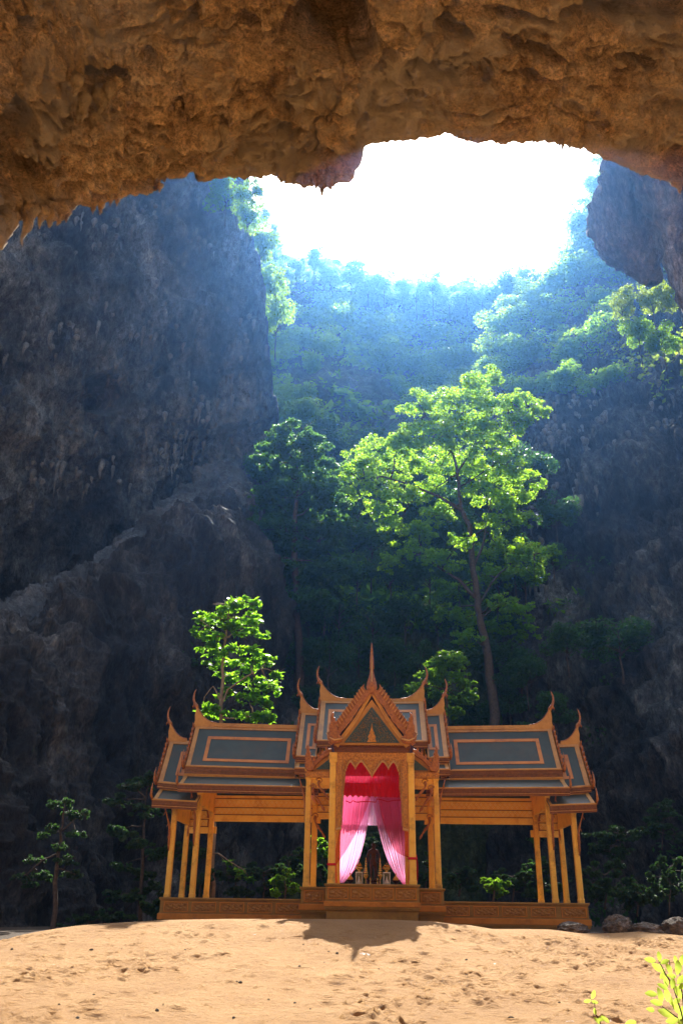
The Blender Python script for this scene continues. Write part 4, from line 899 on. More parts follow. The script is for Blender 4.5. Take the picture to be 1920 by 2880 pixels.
M['bronze'] = paint('dark_bronze', (.045, .018, .010), (.085, .035, .018), rough=.38, scale=6, bump=.1, metallic=.7)
M['gilt'] = paint('bright_gilt', (.75, .42, .08), (.9, .6, .16), rough=.25, scale=10, bump=.1, metallic=.8)
M['white'] = paint('white_lacquer', (.75, .72, .68), (.8, .78, .74), rough=.3)
M['flower'] = paint('orange_flowers', (.75, .22, .02), (.85, .45, .05), rough=.8, scale=30, bump=.6)
FZ = 3.13
# statue: one continuous figure on a pedestal
base = at(1050, 2478, 39.3); bx, by = base.x, 39.3
st = empty('statue', (bx, by, FZ)); tag(st, 'dark bronze statue of a standing man between the curtains', 'statue')
pd = MB(); pd.lathe([(.30, 0), (.32, .05), (.27, .08), (.25, .16), (.29, .20), (.28, .24)], n=20); pd.build('pedestal', M['bronze'], st, smooth=False)
def skin_figure(name, J, E, mat, parent, sub=2):
    me = bpy.data.meshes.new(name); me.from_pydata([j[:3] for j in J], E, []); o = link(name, me, mat, parent)
    s = o.modifiers.new('skin', 'SKIN')
    for i, j in enumerate(J): me.skin_vertices[0].data[i].radius = (j[3], j[4] if len(j) > 4 else j[3])
    me.skin_vertices[0].data[0].use_root = True; s.use_smooth_shade = True
    s2 = o.modifiers.new('sub', 'SUBSURF'); s2.levels = sub; s2.render_levels = sub; return o
z0 = .24
J = [(0, 0, .74 + z0, .135, .10), (0, 0, .90 + z0, .12, .09), (0, -.01, 1.04 + z0, .17, .11), (0, 0, 1.15 + z0, .13, .085), (0, 0, 1.225 + z0, .055, .055), (0, -.01, 1.30 + z0, .092, .098), (0, -.01, 1.40 + z0, .095, .10), (0, -.005, 1.46 + z0, .06, .065)]
E = [(0, 1), (1, 2), (2, 3), (3, 4), (4, 5), (5, 6), (6, 7)]
for s in (-1, 1):
    n = len(J); J += [(.17 * s, 0, 1.13 + z0, .075), (.235 * s, .0, .95 + z0, .058), (.245 * s, -.03, .76 + z0, .045), (.242 * s, -.05, .67 + z0, .036), (.24 * s, -.055, .60 + z0, .028)]
    E += [(3, n), (n, n + 1), (n + 1, n + 2), (n + 2, n + 3), (n + 3, n + 4)]
    n = len(J); J += [(.085 * s, 0, .60 + z0, .10), (.09 * s, -.01, .38 + z0, .07), (.095 * s, .01, .14 + z0, .044), (.10 * s, -.01, .04 + z0, .045), (.11 * s, -.12, .03 + z0, .035)]
    E += [(0, n), (n, n + 1), (n + 1, n + 2), (n + 2, n + 3), (n + 3, n + 4)]
skin_figure('figure', J, E, M['bronze'], st)
mb = MB(); mb.tube([(0, -.09, 1.02 + z0), (0, -.10, 1.1 + z0)], [.012, .012], 6); mb.tube([(-.016, -.095, 1.35 + z0), (0, -.108, 1.34 + z0), (.016, -.095, 1.35 + z0)], .01, 6); mb.box(-.02, .02, -.1, -.09, 1.31 + z0, 1.318 + z0); mb.build('face_and_buttons', M['bronze'], st)
def altar_at(px, Y=37.9): p = at(px, 2480, Y); return p.x
def glass_case(px, lab):
    t = empty('glass_case', (altar_at(px), 37.9, FZ)); tag(t, lab, 'glass case', 'altar ornaments')
    mb = MB(); w = .13; 
    for a in (-1, 1):
        for b_ in (-1, 1): mb.box(a * w - .012, a * w + .012, b_ * w - .012, b_ * w + .012, .05, .46)
    mb.box(-.15, .15, -.15, .15, 0, .05); mb.box(-.15, .15, -.15, .15, .46, .49); mb.build('frame', M['white'], t)
    mb = MB(); mb.box(-w + .005, w - .005, -w + .005, w - .005, .052, .458)
    m = M.get('glass')
    if not m:
        m, nt, b, out = new_mat('clear_glass'); g_ = N(nt, 'ShaderNodeBsdfGlossy', i_Roughness=.05); tt_ = N(nt, 'ShaderNodeBsdfTransparent'); x_ = N(nt, 'ShaderNodeMixShader'); x_.inputs[0].default_value = .14
        nt.links.new(tt_.outputs[0], x_.inputs[1]); nt.links.new(g_.outputs[0], x_.inputs[2]); nt.links.new(x_.outputs[0], out.inputs[0]); M['glass'] = m
    mb.build('glass', M['glass'], t)
    mb = MB(); mb.lathe([(.09, .05), (.10, .10), (.06, .16), (.03, .24), (.01, .34)], n=12); mb.build('candle', M['white'], t, smooth=True)
    b_ = empty('offering_bowl', (altar_at(px), 37.9, FZ + .492)); tag(b_, 'gilt flower bowl topping the ' + lab.replace(' beside the statue', ''), 'offering bowl', 'altar ornaments')
    mb = MB(); mb.lathe([(.09, 0), (.06, .03), (.05, .06), (.15, .13), (.17, .17), (.15, .175)], n=16); mb.build('bowl', M['gilt'], b_, smooth=True)
    mb = MB(); r_ = random.Random(px)
    for k in range(26):
        a = r_.uniform(0, 6.28); r2 = r_.uniform(0, .13); mb.lathe([(.004, -.03), (.035, 0), (.004, .03)], (r2 * math.cos(a), r2 * math.sin(a), .2 + .18 * (1 - r2 / .14) * r_.random()), 6)
    mb.build('flowers', M['flower'], b_, smooth=True)
    mb = MB(); mb.lathe([(.05, .30), (.02, .40), (.008, .5)], n=8); mb.build('spike', M['bronze'], b_)
glass_case(1009.5, 'left glass case on the altar beside the statue'); glass_case(1087, 'right glass case on the altar beside the statue')
def tiered(px, lab):
    t = empty('tiered_parasol', (altar_at(px), 37.8, FZ)); tag(t, lab, 'ceremonial parasol', 'altar ornaments')
    MB().lathe([(.07, 0), (.08, .02), (.02, .05), (.012, .1), (.012, .95), (.02, .98), (.003, 1.06)], n=10).build('stem', M['gilt'], t, smooth=True)
    for k in range(7):
        r = .105 - .0125 * k; z = .36 + .085 * k; MB().lathe([(r, 0), (r * 1.03, .015), (r * .75, .05), (.012, .065)], (0, 0, z), 14).build('tier', M['gilt'], t, smooth=True)
    MB().lathe([(.012, .22), (.05, .26), (.09, .35), (.1, .355)], n=12).build('cup', M['gilt'], t, smooth=True)
tiered(1028, 'gilt seven-tiered parasol at the left hand of the statue'); tiered(1068.5, 'gilt seven-tiered parasol at the right hand of the statue')
def vase(px, lab):
    t = empty('flower_tray', (altar_at(px), 37.6, FZ)); tag(t, lab, 'offering tray', 'altar ornaments')
    MB().lathe([(.08, 0), (.1, .03), (.05, .06), (.15, .14), (.2, .17), (.19, .18), (.02, .16)], n=16).build('tray', M['bronze'], t, smooth=True)
    MB().lathe([(.11, .17), (.12, .24), (.07, .30), (.02, .36), (.03, .40), (.006, .48)], n=12).build('cone', M['flower'], t, smooth=True)
vase(984, 'dark footed tray with an orange flower cone at the left end of the altar'); vase(1111.5, 'dark footed tray with an orange flower cone at the right end of the altar')
for px, lab in ((1040, 'small gilt candlestick just left of the statue'), (1060, 'small gilt candlestick just right of the statue')):
    o = MB().lathe([(.05, 0), (.055, .02), (.015, .05), (.012, .18), (.03, .2), (.004, .28)], (altar_at(px), 37.5, FZ), 10).build('candlestick', M['gilt'], None, smooth=True); tag(o, lab, 'candlestick', 'altar ornaments')
# ---------------------------------------------------------------- foliage
def leaf_cloud(C, Rd, n, size, up=.5, jitter=.35, shape=.55, rs=None, shell=.45):
    """n leaves (bent rhombs) spread through ellipsoidal clumps: C centres (k,3), Rd radii (k,3)"""
    r = rs or rng; k = len(C); vol = np.cbrt(np.prod(Rd, 1)) ** 2; pick = r.choice(k, n, p=vol / vol.sum())
    d = r.normal(size=(n, 3)); d /= np.linalg.norm(d, axis=1)[:, None]
    q = (1 - (1 - shell) * r.random(n) ** 2)[:, None] if shell else r.random(n)[:, None] ** .4
    q = q * (1 + .22 * noise3(d * 2.3 + pick[:, None] * 3.7))[:, None]
    P = C[pick] + d * q * Rd[pick]
    nrm = d * .6 + r.normal(size=(n, 3)) * .7 + np.array([0, 0, up]); nrm /= np.linalg.norm(nrm, axis=1)[:, None]
    t = np.cross(nrm, r.normal(size=(n, 3))); t /= np.linalg.norm(t, axis=1)[:, None]; b_ = np.cross(nrm, t)
    s = (size * (1 + jitter * r.normal(size=n))).clip(size * .4)[:, None]
    V = np.stack([P - t * s, P + b_ * s * shape + t * s * .1 + nrm * s * .12, P + t * s, P - b_ * s * shape + t * s * .1 + nrm * s * .12], 1).reshape(-1, 3)
    if shape < .5:     # broad leaves: six-cornered, rounded towards the tip
        V = np.stack([P - t * s, P - t * s * .3 + b_ * s * shape * .8, P + t * s * .55 + b_ * s * shape, P + t * s + nrm * s * .1, P + t * s * .55 - b_ * s * shape, P - t * s * .3 - b_ * s * shape * .8], 1).reshape(-1, 3)
        return V, np.arange(6 * n).reshape(n, 6)
    return V, np.arange(4 * n).reshape(n, 4)
def branch_pts(a, b, sag=0.0, wob=.06, n=6, r=random):
    a, b = Vector(a), Vector(b); L = (b - a).length; out = []
    for i in range(n + 1):
        t = i / n; p = a.lerp(b, t); s = math.sin(math.pi * t)
        out.append(p + Vector((r.uniform(-1, 1), r.uniform(-1, 1), r.uniform(-.6, .6))) * wob * L * s * .6 + Vector((0, 0, sag * s * L)))
    return out
# --- a few crown shapes that the forest trees share
CR = []
for k in range(7):
    r_ = np.random.default_rng(100 + k); nc = 16 + 3 * (k % 3)
    th = r_.uniform(0, 6.28, nc); rr2 = np.sqrt(r_.random(nc)) * .72; hz = r_.uniform(-.45, .55, nc) * (1.15 - rr2 * .6)
    C = np.stack([rr2 * np.cos(th), rr2 * np.sin(th), hz], 1); Rd = r_.uniform(.20, .40, (nc, 1)) * np.array([[1, 1, .62 if k % 2 else .8]])
    V, F_ = leaf_cloud(C, Rd, 3800, .046, rs=r_, up=.6)
    CR.append(fast_mesh('crown_shape', V, F_))
def crown_copy(k, mat):
    key = ('c', k, mat.name)
    if key not in M:
        me = CR[k].copy(); me.materials.clear(); me.materials.append(mat); M[key] = me
    return M[key]
_tm = {}
def trunk_mesh(k):
    if k not in _tm:
        r_ = random.Random(k); mb = MB()
        P = [(0, 0, -1.5), (.04 * r_.uniform(-1, 1), .03, -1.1), (.07 * r_.uniform(-1, 1), 0, -.7), (.05, .03, -.1), (0, 0, .4)]
        mb.tube(P, [.038, .033, .028, .02, .008], 7)
        for i in range(6):
            a = r_.uniform(0, 6.28); z = r_.uniform(-.7, .1); mb.tube([(.05, 0, z), (.3 * math.cos(a), .3 * math.sin(a), z + .22), (.55 * math.cos(a), .55 * math.sin(a), z + .36)], [.02, .013, .004], 5)
        me = mb.mesh('trunk_shape'); me.materials.append(M['bark']); me.polygons.foreach_set('use_smooth', [True] * len(me.polygons)); _tm[k] = me
    return _tm[k]
def forest_tree(px, py, Y, wpx, hpx, mat, label, group=None, name='forest_tree', cat='tree', kk=None):
    p = at(px, py, Y); ppm = FPX / (Y * cF[1] + (p.z - EYE) * cF[2])
    rx = wpx / ppm / 2; rz_ = hpx / ppm / 2 / .95
    t = empty(name, (p.x, Y, p.z - rz_ * 1.5)); tag(t, label, cat, group)
    k = random.randrange(7) if kk is None else kk; a = random.uniform(0, 6.28)
    o = link('crown', crown_copy(k, mat), None, t); o.location = (0, 0, rz_ * 1.5); o.scale = (rx, rx * random.uniform(.8, 1.05), rz_ * 1.15); o.rotation_euler = (0, 0, a)
    u = link('trunk', trunk_mesh(k), None, t); u.location = (0, 0, rz_ * 1.5); u.scale = (rx * (.8 if Y < 150 else .4), rx * (.8 if Y < 150 else .4), rz_ * 1.15); u.rotation_euler = (0, 0, a)
    return t
def sheet_lookup(R, P):
    q = R[..., :2].reshape(-1, 2); W = P[:R.shape[0], :].reshape(-1, 3) if P.shape == R.shape else None
    return q
def surf_depth(R, px, py):
    q = R.reshape(-1, 3); i = np.argmin((q[:, 0] - px) ** 2 + (q[:, 1] - py) ** 2); return q[i, 2]

# --- undergrowth clinging to the slopes (uncountable)
def cover(name, R, n, keep, size, mat, off=2.0, seed=0, clump=1.6):
    nv, nu = R.shape[:2]; r_ = np.random.default_rng(seed); I = r_.integers(0, nv, n * 3); J = r_.integers(0, nu, n * 3)
    q = R[I, J]; kp = keep(q[:, 0], q[:, 1]) > r_.random(len(q)); q = q[kp][:n]
    C = at_np(q[:, 0], q[:, 1], q[:, 2] - off * r_.uniform(.3, 1.6, len(q)))
    sc = clump * r_.uniform(.6, 1.7, (len(q), 1)); V, F_ = leaf_cloud(C, sc * np.array([[1.3, 1.1, .8]]), len(q) * 26, size, rs=r_)
    o = link(name, fast_mesh(name, V, F_), mat); tag(o, kind='stuff'); return o
blotch = lambda x, y, s, k: noise3(np.stack([x / s + k, y / s + k, 0 * x], -1))
def keep_far(x, y):
    rock = smooth(1.15, .7, ((x - 960) / 130) ** 2 + ((y - 1110) / 150) ** 2) * (blotch(x, y, 60, 3) > -.35)
    return np.clip((1 - rock * .9) * (y < 1750) * (.75 + .5 * blotch(x, y, 50, 8)), 0, 1)
tag(cover('hillside_undergrowth', fhR, 4600, keep_far, .75, M['leaf'], 3.0, 1, 1.9), 'green undergrowth covering the far hillside of the sinkhole', 'undergrowth')
def keep_right(x, y):
    a = smooth(1150, 880, y + .25 * (x - 1700)) * (x < 1900); bcl = .55 * smooth(250, 60, np.abs(y - 900)) * (x > 1700)
    return np.clip((a + bcl) * (.7 + .9 * blotch(x, y, 60, 5)), 0, 1)
tag(cover('right_slope_undergrowth', rcR, 2600, keep_right, .5, M['leafy'], 2.2, 2, 1.6), 'bushes and creepers covering the top of the right slope', 'undergrowth')
def keep_low(x, y): return np.clip((.10 + .5 * (blotch(x, y, 90, 15) > .1)) * smooth(1500, 1900, y) * smooth(2200, 1700, x), 0, 1)
tag(cover('right_wall_creepers', rcR, 500, keep_low, .26, M['leafd'], 1.4, 3, 1.2), 'sparse dark creepers on the shaded foot of the right wall', 'undergrowth')

# --- trees on the far rim, down the far slope and on the right slope
lab = ['hazy blue-green tree on the far rim against the white sky', 'hazy tree clinging to the far hillside below the rim', 'sunlit tree on the crest of the right slope', 'shaded tree low on the right slope']
rim = [(745, 690, 95, 110), (775, 725, 100, 110), (805, 755, 90, 100), (835, 760, 90, 95), (885, 745, 85, 95), (930, 770, 80, 90), (985, 775, 105, 115), (1035, 810, 80, 80), (1080, 800, 85, 80), (1130, 815, 70, 70), (1170, 830, 90, 80),
       (1215, 800, 90, 105), (1262, 845, 70, 70), (1310, 830, 80, 70), (1355, 850, 80, 60), (1395, 835, 90, 80), (1440, 800, 90, 90), (1490, 790, 90, 80)]
ordn = ['first', 'second', 'third', 'fourth', 'fifth', 'sixth', 'seventh', 'eighth', 'ninth', 'tenth', 'eleventh', 'twelfth', 'thirteenth', 'fourteenth', 'fifteenth', 'sixteenth', 'seventeenth', 'eighteenth', 'nineteenth', 'twentieth']
for i, (px, py, w_, h_) in enumerate(rim):
    forest_tree(px, py, 215 + random.uniform(-8, 12), w_ * 1.25, h_ * 1.15, M['leaf'], ordn[i] + ' tree from the left along the hazy far rim against the white sky', 'trees on the far rim')
for i, (px, py, w_, h_) in enumerate([(600, 620, 90, 120), (650, 660, 110, 120), (700, 610, 80, 110), (720, 790, 110, 110), (690, 730, 100, 110), (760, 770, 110, 90), (640, 740, 100, 100), (745, 655, 60, 70)]):
    forest_tree(px + 25, py, 190, w_, h_, M['leaf'] if i % 2 else M['leafy'], ordn[i] + ' tree of the upper left cluster between the cliff edge and the sky', 'trees of the upper left rim')
mid = []
for row, y in enumerate(range(850, 1560, 62)):
    for x in range(730, 1480, 78):
        x2 = x + (row % 2) * 39 + random.uniform(-22, 22); y2 = y + random.uniform(-20, 20)
        if ((x2 - 965) / 115) ** 2 + ((y2 - 1120) / 140) ** 2 < 1: continue
        if y2 > 1250 and random.random() < .15: continue
        mid.append((x2, y2, row, x))
for x, y, row, x0 in mid:
    D = surf_depth(fhR, x, y); s = random.uniform(.8, 1.35)
    forest_tree(x, y, D - 9, 150 * s, 115 * s, M['leaf'] if y < 1200 else M['leafd'], 'tree %s from the left in the %s row below the far rim' % (ordn[(x0 - 730) // 78], ordn[row]), 'trees on the far hillside')
rs_ = [(1700, 440, 95, 100), (1690, 520, 100, 110), (1660, 590, 110, 110), (1640, 660, 110, 110), (1625, 730, 120, 100), (1700, 690, 130, 110), (1730, 760, 140, 100), (1660, 780, 150, 110), (1590, 800, 140, 110), (1520, 830, 130, 100), (1470, 870, 130, 110),
       (1420, 920, 120, 110), (1400, 990, 110, 110), (1370, 1050, 90, 90), (1500, 930, 150, 110), (1590, 880, 160, 120), (1680, 870, 150, 120), (1560, 980, 150, 120), (1460, 1020, 140, 110), (1650, 980, 150, 120), (1740, 900, 130, 120), (1500, 1100, 130, 100), (1600, 1090, 130, 100), (1700, 1080, 120, 100)]
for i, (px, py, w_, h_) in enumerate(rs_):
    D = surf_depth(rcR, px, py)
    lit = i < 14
    forest_tree(px, py, D - 6 - 4 * lit, w_ * 1.4, h_ * 1.25, M['leafg'] if lit else M['leaf'], (ordn[i] + ' sunlit tree down the crest of the right slope' if lit else ordn[i - 14] + ' shaded tree below the crest of the right slope'), 'trees on the crest of the right slope' if lit else 'shaded trees of the right slope')  # lit trees take the brighter leaf copy: sunlight put into the colour
for i, (px, py, w_, h_, Y, lb) in enumerate([(1745, 850, 100, 120, 92, 'yellow-green tree leaning out of the right wall, left of its group'), (1830, 840, 120, 130, 88, 'brightest yellow-green tree under the hanging rock column'), (1905, 830, 110, 120, 84, 'yellow-green tree cut by the right edge of the photo'),
                                         (1790, 930, 120, 130, 90, 'green tree directly below the yellow-green group on the right wall'), (1860, 960, 110, 110, 86, 'darker green tree low under the yellow-green group at the right edge')]):
    forest_tree(px, py, Y, w_, h_, M['leafy'] if i < 3 else M['leaf'], lb, 'yellow-green trees on the right wall')
# greenery at the left edge of the opening
for px, py, w_, h_, Y, lb in [(640, 545, 150, 130, 92, 'creeper-like tree on top of the left cliff, nearest the cave roof'), (700, 600, 110, 150, 92, 'hanging tree at the upper corner of the left cliff beside the sky'), (712, 530, 80, 80, 94, 'small tuft tree at the topmost edge of the left cliff'),
                              (735, 700, 130, 150, 118, 'slender tree rising beside the edge of the left cliff'), (775, 800, 130, 130, 118, 'yellow-green tree just right of the left cliff edge'), (780, 900, 120, 150, 116, 'drooping tree hugging the left cliff edge, below the yellow-green one')]:
    forest_tree(px, py, Y, w_, h_, M['leafg'] if 'yellow' in lb else M['leaf'], lb, 'trees at the left cliff edge')

# --- dark forest wall behind the pavilion
dk = ['tall dark forest tree behind the pavilion', 'shaded tree low at the foot of the right wall', 'dim tree at the foot of the rock shoulder']
for row, (y, D) in enumerate(((1330, 96), (1420, 93), (1520, 91), (1620, 89), (1730, 88), (1850, 86), (1980, 84), (2110, 82))):
    for x in range(690 if row > 1 else 760, 1500, 92):
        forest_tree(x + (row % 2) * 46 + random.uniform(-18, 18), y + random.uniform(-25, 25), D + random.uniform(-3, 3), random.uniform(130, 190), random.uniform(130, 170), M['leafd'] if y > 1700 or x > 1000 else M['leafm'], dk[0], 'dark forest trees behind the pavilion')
for x, y, D, w_, h_ in [(1550, 1560, 88, 120, 90), (1590, 1800, 82, 150, 120), (1480, 1900, 80, 140, 110), (1560, 2000, 76, 140, 120)]:
    forest_tree(x, y, D, w_, h_, M['leafd'], 'shaded tree at the foot of the right wall, %s from the top' % ordn[[1560, 1800, 1900, 2000].index(y)], 'shaded trees at the foot of the right wall')
forest_tree(1735, 1790, 84, 250, 150, M['leafd'], 'dim green tree standing out from the dark right wall, right of the pavilion roofs', None)
for x, y, D, w_, h_ in [(500, 1850, 70, 150, 120), (430, 1960, 68, 130, 110), (640, 1900, 72, 120, 120), (560, 1760, 74, 140, 100), (360, 1900, 70, 110, 90)]:
    forest_tree(x, y, D, w_, h_, M['leafd'], 'dim tree at the foot of the rock shoulder, %s from the left' % ordn[[360, 430, 500, 560, 640].index(x)], 'dim trees at the foot of the rock shoulder')

# --- individually shaped trees
def custom_tree(name, label, limbs, clumps, mat, bark, nleaf, size, cat='tree', up=.5, seed=5, shell=.15, shape=.55, twig=True, sub=20):
    """limbs: lists of (px,py,Y,radius_m); clumps: (px,py,Y,rx_px,ry_px)"""
    W = [[(at(x, y, Y), r) for x, y, Y, r in L] for L in limbs]; base = W[0][0][0]
    t = empty(name, base); tag(t, label, cat); mb = MB(); rs = random.Random(seed); joints = []
    for L in W:
        pts = [p - base for p, r in L]; rad = [r for p, r in L]; P = []; Rr = []
        for i in range(len(pts) - 1):
            seg = branch_pts(pts[i], pts[i + 1], 0, .05, 4, rs)
            for j, s in enumerate(seg[:-1] if i < len(pts) - 2 else seg): P.append(s); Rr.append(rad[i] + (rad[i + 1] - rad[i]) * j / 4)
        mb.tube(P, Rr, 8); joints += P[3:]
    C = []; Rd = []
    for x, y, Y, rx, ry in clumps:
        p = at(x, y, Y); ppm = FPX / (Y * cF[1] + (p.z - EYE) * cF[2]); C.append(list(p - base)); Rd.append([rx / ppm, rx / ppm * .8, ry / ppm])
    if twig:
        for c, rd in zip(C, Rd):
            c = Vector(c); j = min(joints, key=lambda q: (q - c).length)
            mb.tube(branch_pts(j, c, .05, .1, 5, rs), [.05 * rd[0] * k for k in (1.2, 1, .8, .6, .4, .2)] if rd[0] < 2 else [.11, .09, .07, .05, .035, .02], 5)
            for i in range(4):
                e = c + Vector((rs.uniform(-1, 1) * rd[0], rs.uniform(-1, 1) * rd[1], rs.uniform(-.6, 1) * rd[2])) * .8; mb.tube(branch_pts(c, e, .05, .1, 3, rs), [.02 * rd[0], .015 * rd[0], .01 * rd[0], .004], 4)
    mb.build('trunk', bark, t, smooth=True)
    # break each clump into smaller ones so that gaps show
    r_ = np.random.default_rng(seed); CC = []; RR = []
    for c, rd in zip(C, Rd):
        for k in range(sub):
            d = r_.normal(size=3); d /= np.linalg.norm(d); CC.append(np.array(c) + d * np.array(rd) * 1.0 * r_.random() ** .45); RR.append(np.array(rd) * r_.uniform(.10, .36) * np.array([1.15, 1.15, .95]))
    V, F_ = leaf_cloud(np.array(CC), np.array(RR), nleaf, size, rs=r_, up=up, shell=shell, shape=shape)
    link('crown', fast_mesh('crown', V, F_), mat, t); return t, CC, RR, base
TY = 82
big_limbs = [[(1400, 2150, TY, 0.540), (1385, 1960, TY, 0.490), (1372, 1850, TY, 0.432), (1350, 1750, TY, 0.374), (1338, 1660, TY, 0.331), (1326, 1560, TY, 0.302), (1320, 1480, TY, 0.274), (1295, 1430, TY, 0.216), (1290, 1370, TY, 0.187), (1280, 1300, TY, 0.158), (1265, 1230, TY, 0.108), (1300, 1150, TY, 0.058)],
    [(1302, 1440, TY, 0.187), (1240, 1400, TY - 1, 0.158), (1170, 1370, TY - 2, 0.122), (1075, 1340, TY - 3, 0.079), (1010, 1350, TY - 3, 0.036)],
    [(1335, 1680, TY, 0.216), (1290, 1630, TY - 1, 0.158), (1240, 1600, TY - 2, 0.086), (1180, 1560, TY - 2, 0.036)],
    [(1330, 1600, TY, 0.144), (1360, 1520, TY + 1, 0.122), (1375, 1420, TY + 2, 0.094), (1385, 1300, TY + 2, 0.072), (1370, 1180, TY + 2, 0.043)],
    [(1285, 1330, TY, 0.115), (1330, 1260, TY + 1, 0.086), (1400, 1190, TY + 2, 0.058), (1480, 1140, TY + 2, 0.029)],
    [(1268, 1250, TY, 0.086), (1215, 1200, TY - 1, 0.058), (1180, 1140, TY - 1, 0.029)],
    [(1345, 1700, TY, 0.130), (1380, 1640, TY + 1, 0.094), (1440, 1580, TY + 1, 0.058), (1500, 1560, TY + 1, 0.029)],
    [(1350, 1740, TY, 0.101), (1400, 1700, TY + 1, 0.065), (1450, 1690, TY + 1, 0.029)]]
big_cl = [(1325, 1085, 60, 45), (1385, 1065, 45, 35), (1240, 1120, 65, 45), (1180, 1140, 50, 40), (1300, 1160, 75, 50), (1400, 1130, 65, 45), (1470, 1120, 60, 40), (1510, 1150, 40, 30), (1460, 1180, 45, 32), (1180, 1200, 65, 45), (1260, 1220, 75, 50), (1350, 1220, 70, 50), (1420, 1230, 50, 40),
    (1120, 1250, 60, 40), (1060, 1270, 55, 38), (1010, 1300, 50, 40), (985, 1330, 35, 30), (1030, 1370, 50, 38), (1090, 1320, 60, 42), (1160, 1300, 65, 45), (1240, 1310, 65, 45), (1330, 1310, 65, 45), (1420, 1310, 55, 40), (1480, 1350, 45, 40), (1060, 1420, 50, 34), (1120, 1400, 60, 40),
    (1190, 1400, 60, 42), (1380, 1390, 60, 45), (1450, 1400, 55, 42), (1240, 1450, 50, 35), (1400, 1460, 55, 40), (1470, 1450, 45, 34), (1120, 1480, 55, 32), (1180, 1500, 50, 34), (1130, 1550, 50, 34), (1100, 1590, 35, 28), (1200, 1570, 50, 36), (1300, 1520, 40, 30), (1400, 1540, 50, 36), (1470, 1560, 60, 38),
    (1530, 1560, 50, 30), (1260, 1580, 40, 30), (1430, 1610, 50, 34), (1500, 1620, 45, 28), (1270, 1660, 45, 32), (1250, 1720, 42, 30), (1300, 1740, 45, 30), (1360, 1620, 45, 32), (1410, 1690, 50, 30), (1470, 1720, 45, 28), (1400, 1760, 45, 28), (1310, 1790, 45, 24), (1480, 1780, 40, 24)]
random.seed(21)
custom_tree('broadleaf_tree', 'tallest bright green tree, glowing behind the pavilion with a dark forking trunk', big_limbs, [(x, y, TY + random.uniform(-5, 5), a * 1.08, c * 1.1) for x, y, a, c in big_cl], M['leafg'], M['bark'], 60000, .155, seed=11)
cl = []
for x, y, a, c in [(790, 1225, 35, 25), (830, 1215, 50, 28), (870, 1240, 45, 30), (800, 1270, 60, 35), (870, 1300, 60, 38), (760, 1320, 50, 35), (820, 1350, 65, 40), (890, 1370, 55, 38), (930, 1420, 45, 40), (760, 1410, 70, 45), (850, 1430, 70, 45), (940, 1480, 45, 38), (720, 1490, 60, 45), (800, 1510, 70, 45), (890, 1530, 65, 45), (730, 1580, 60, 45), (830, 1600, 70, 45), (930, 1600, 55, 45), (780, 1690, 70, 45), (880, 1690, 60, 45)]:
    cl.append((x, y, 84 + random.uniform(-4, 3), a, c))
custom_tree('dome_tree', 'dome-topped tree with a sun-silvered crest, left of the tallest tree', [[(850, 2150, 84, .5), (840, 1800, 84, .42), (830, 1500, 84, .3), (835, 1300, 84, .12)]], [(x, y, D, a * 1.25, c * 1.2) for x, y, D, a, c in cl], M['leafm'], M['bark'], 62000, .17, seed=12, sub=16)
# broad-leaved young tree behind the left wing: its big leaves are separate pieces
LY = 46.5
lim = [[(597, 2540, LY, .13), (602, 2350, LY, .115), (612, 2150, LY, .105), (622, 2030, LY, .10), (622, 1960, LY, .095), (628, 1850, LY, .075), (640, 1740, LY, .045), (650, 1690, LY, .02)],
       [(622, 1985, LY, .06), (640, 1940, LY, .05), (690, 1905, LY - .5, .04), (735, 1880, LY - .5, .02)], [(622, 1975, LY, .04), (600, 1930, LY, .03), (575, 1960, LY, .015)], [(622, 2020, LY, .04), (680, 2020, LY, .025), (740, 2010, LY, .012)],
       [(633, 1800, LY, .04), (600, 1770, LY, .025), (565, 1745, LY, .012)], [(600, 2400, LY, .035), (615, 2400, LY - .3, .03), (650, 2425, LY - .8, .02), (690, 2450, LY - 1, .01)]]
lcl = [(640, 1700, 60, 26), (700, 1700, 35, 26), (575, 1745, 45, 26), (630, 1745, 60, 26), (700, 1745, 45, 26), (560, 1780, 30, 18), (610, 1790, 50, 24), (680, 1785, 50, 22), (725, 1780, 30, 20), (600, 1830, 40, 20), (660, 1830, 55, 24), (710, 1830, 35, 20), (620, 1865, 45, 18),
       (700, 1870, 50, 24), (750, 1865, 38, 26), (780, 1895, 28, 20), (650, 1900, 45, 24), (715, 1920, 50, 24), (760, 1940, 34, 22), (640, 1950, 45, 20), (700, 1965, 45, 22), (745, 1985, 35, 22), (590, 1990, 36, 18), (620, 2010, 45, 16), (700, 2015, 50, 16), (755, 2020, 30, 14), (570, 2010, 25, 14), (640, 2430, 18, 14), (672, 2455, 22, 14), (700, 2475, 18, 10)]
t, CC, RR, base = custom_tree('broad_leaved_tree', 'young sunlit tree with big glossy lime leaves, rising behind the left wing roof', lim, [(x, y, LY + random.uniform(-.9, .9), a, c) for x, y, a, c in lcl], M['leafb'], M['barkl'], 5200, .15, seed=13, sub=9, shape=.42, up=.9)
lm = []
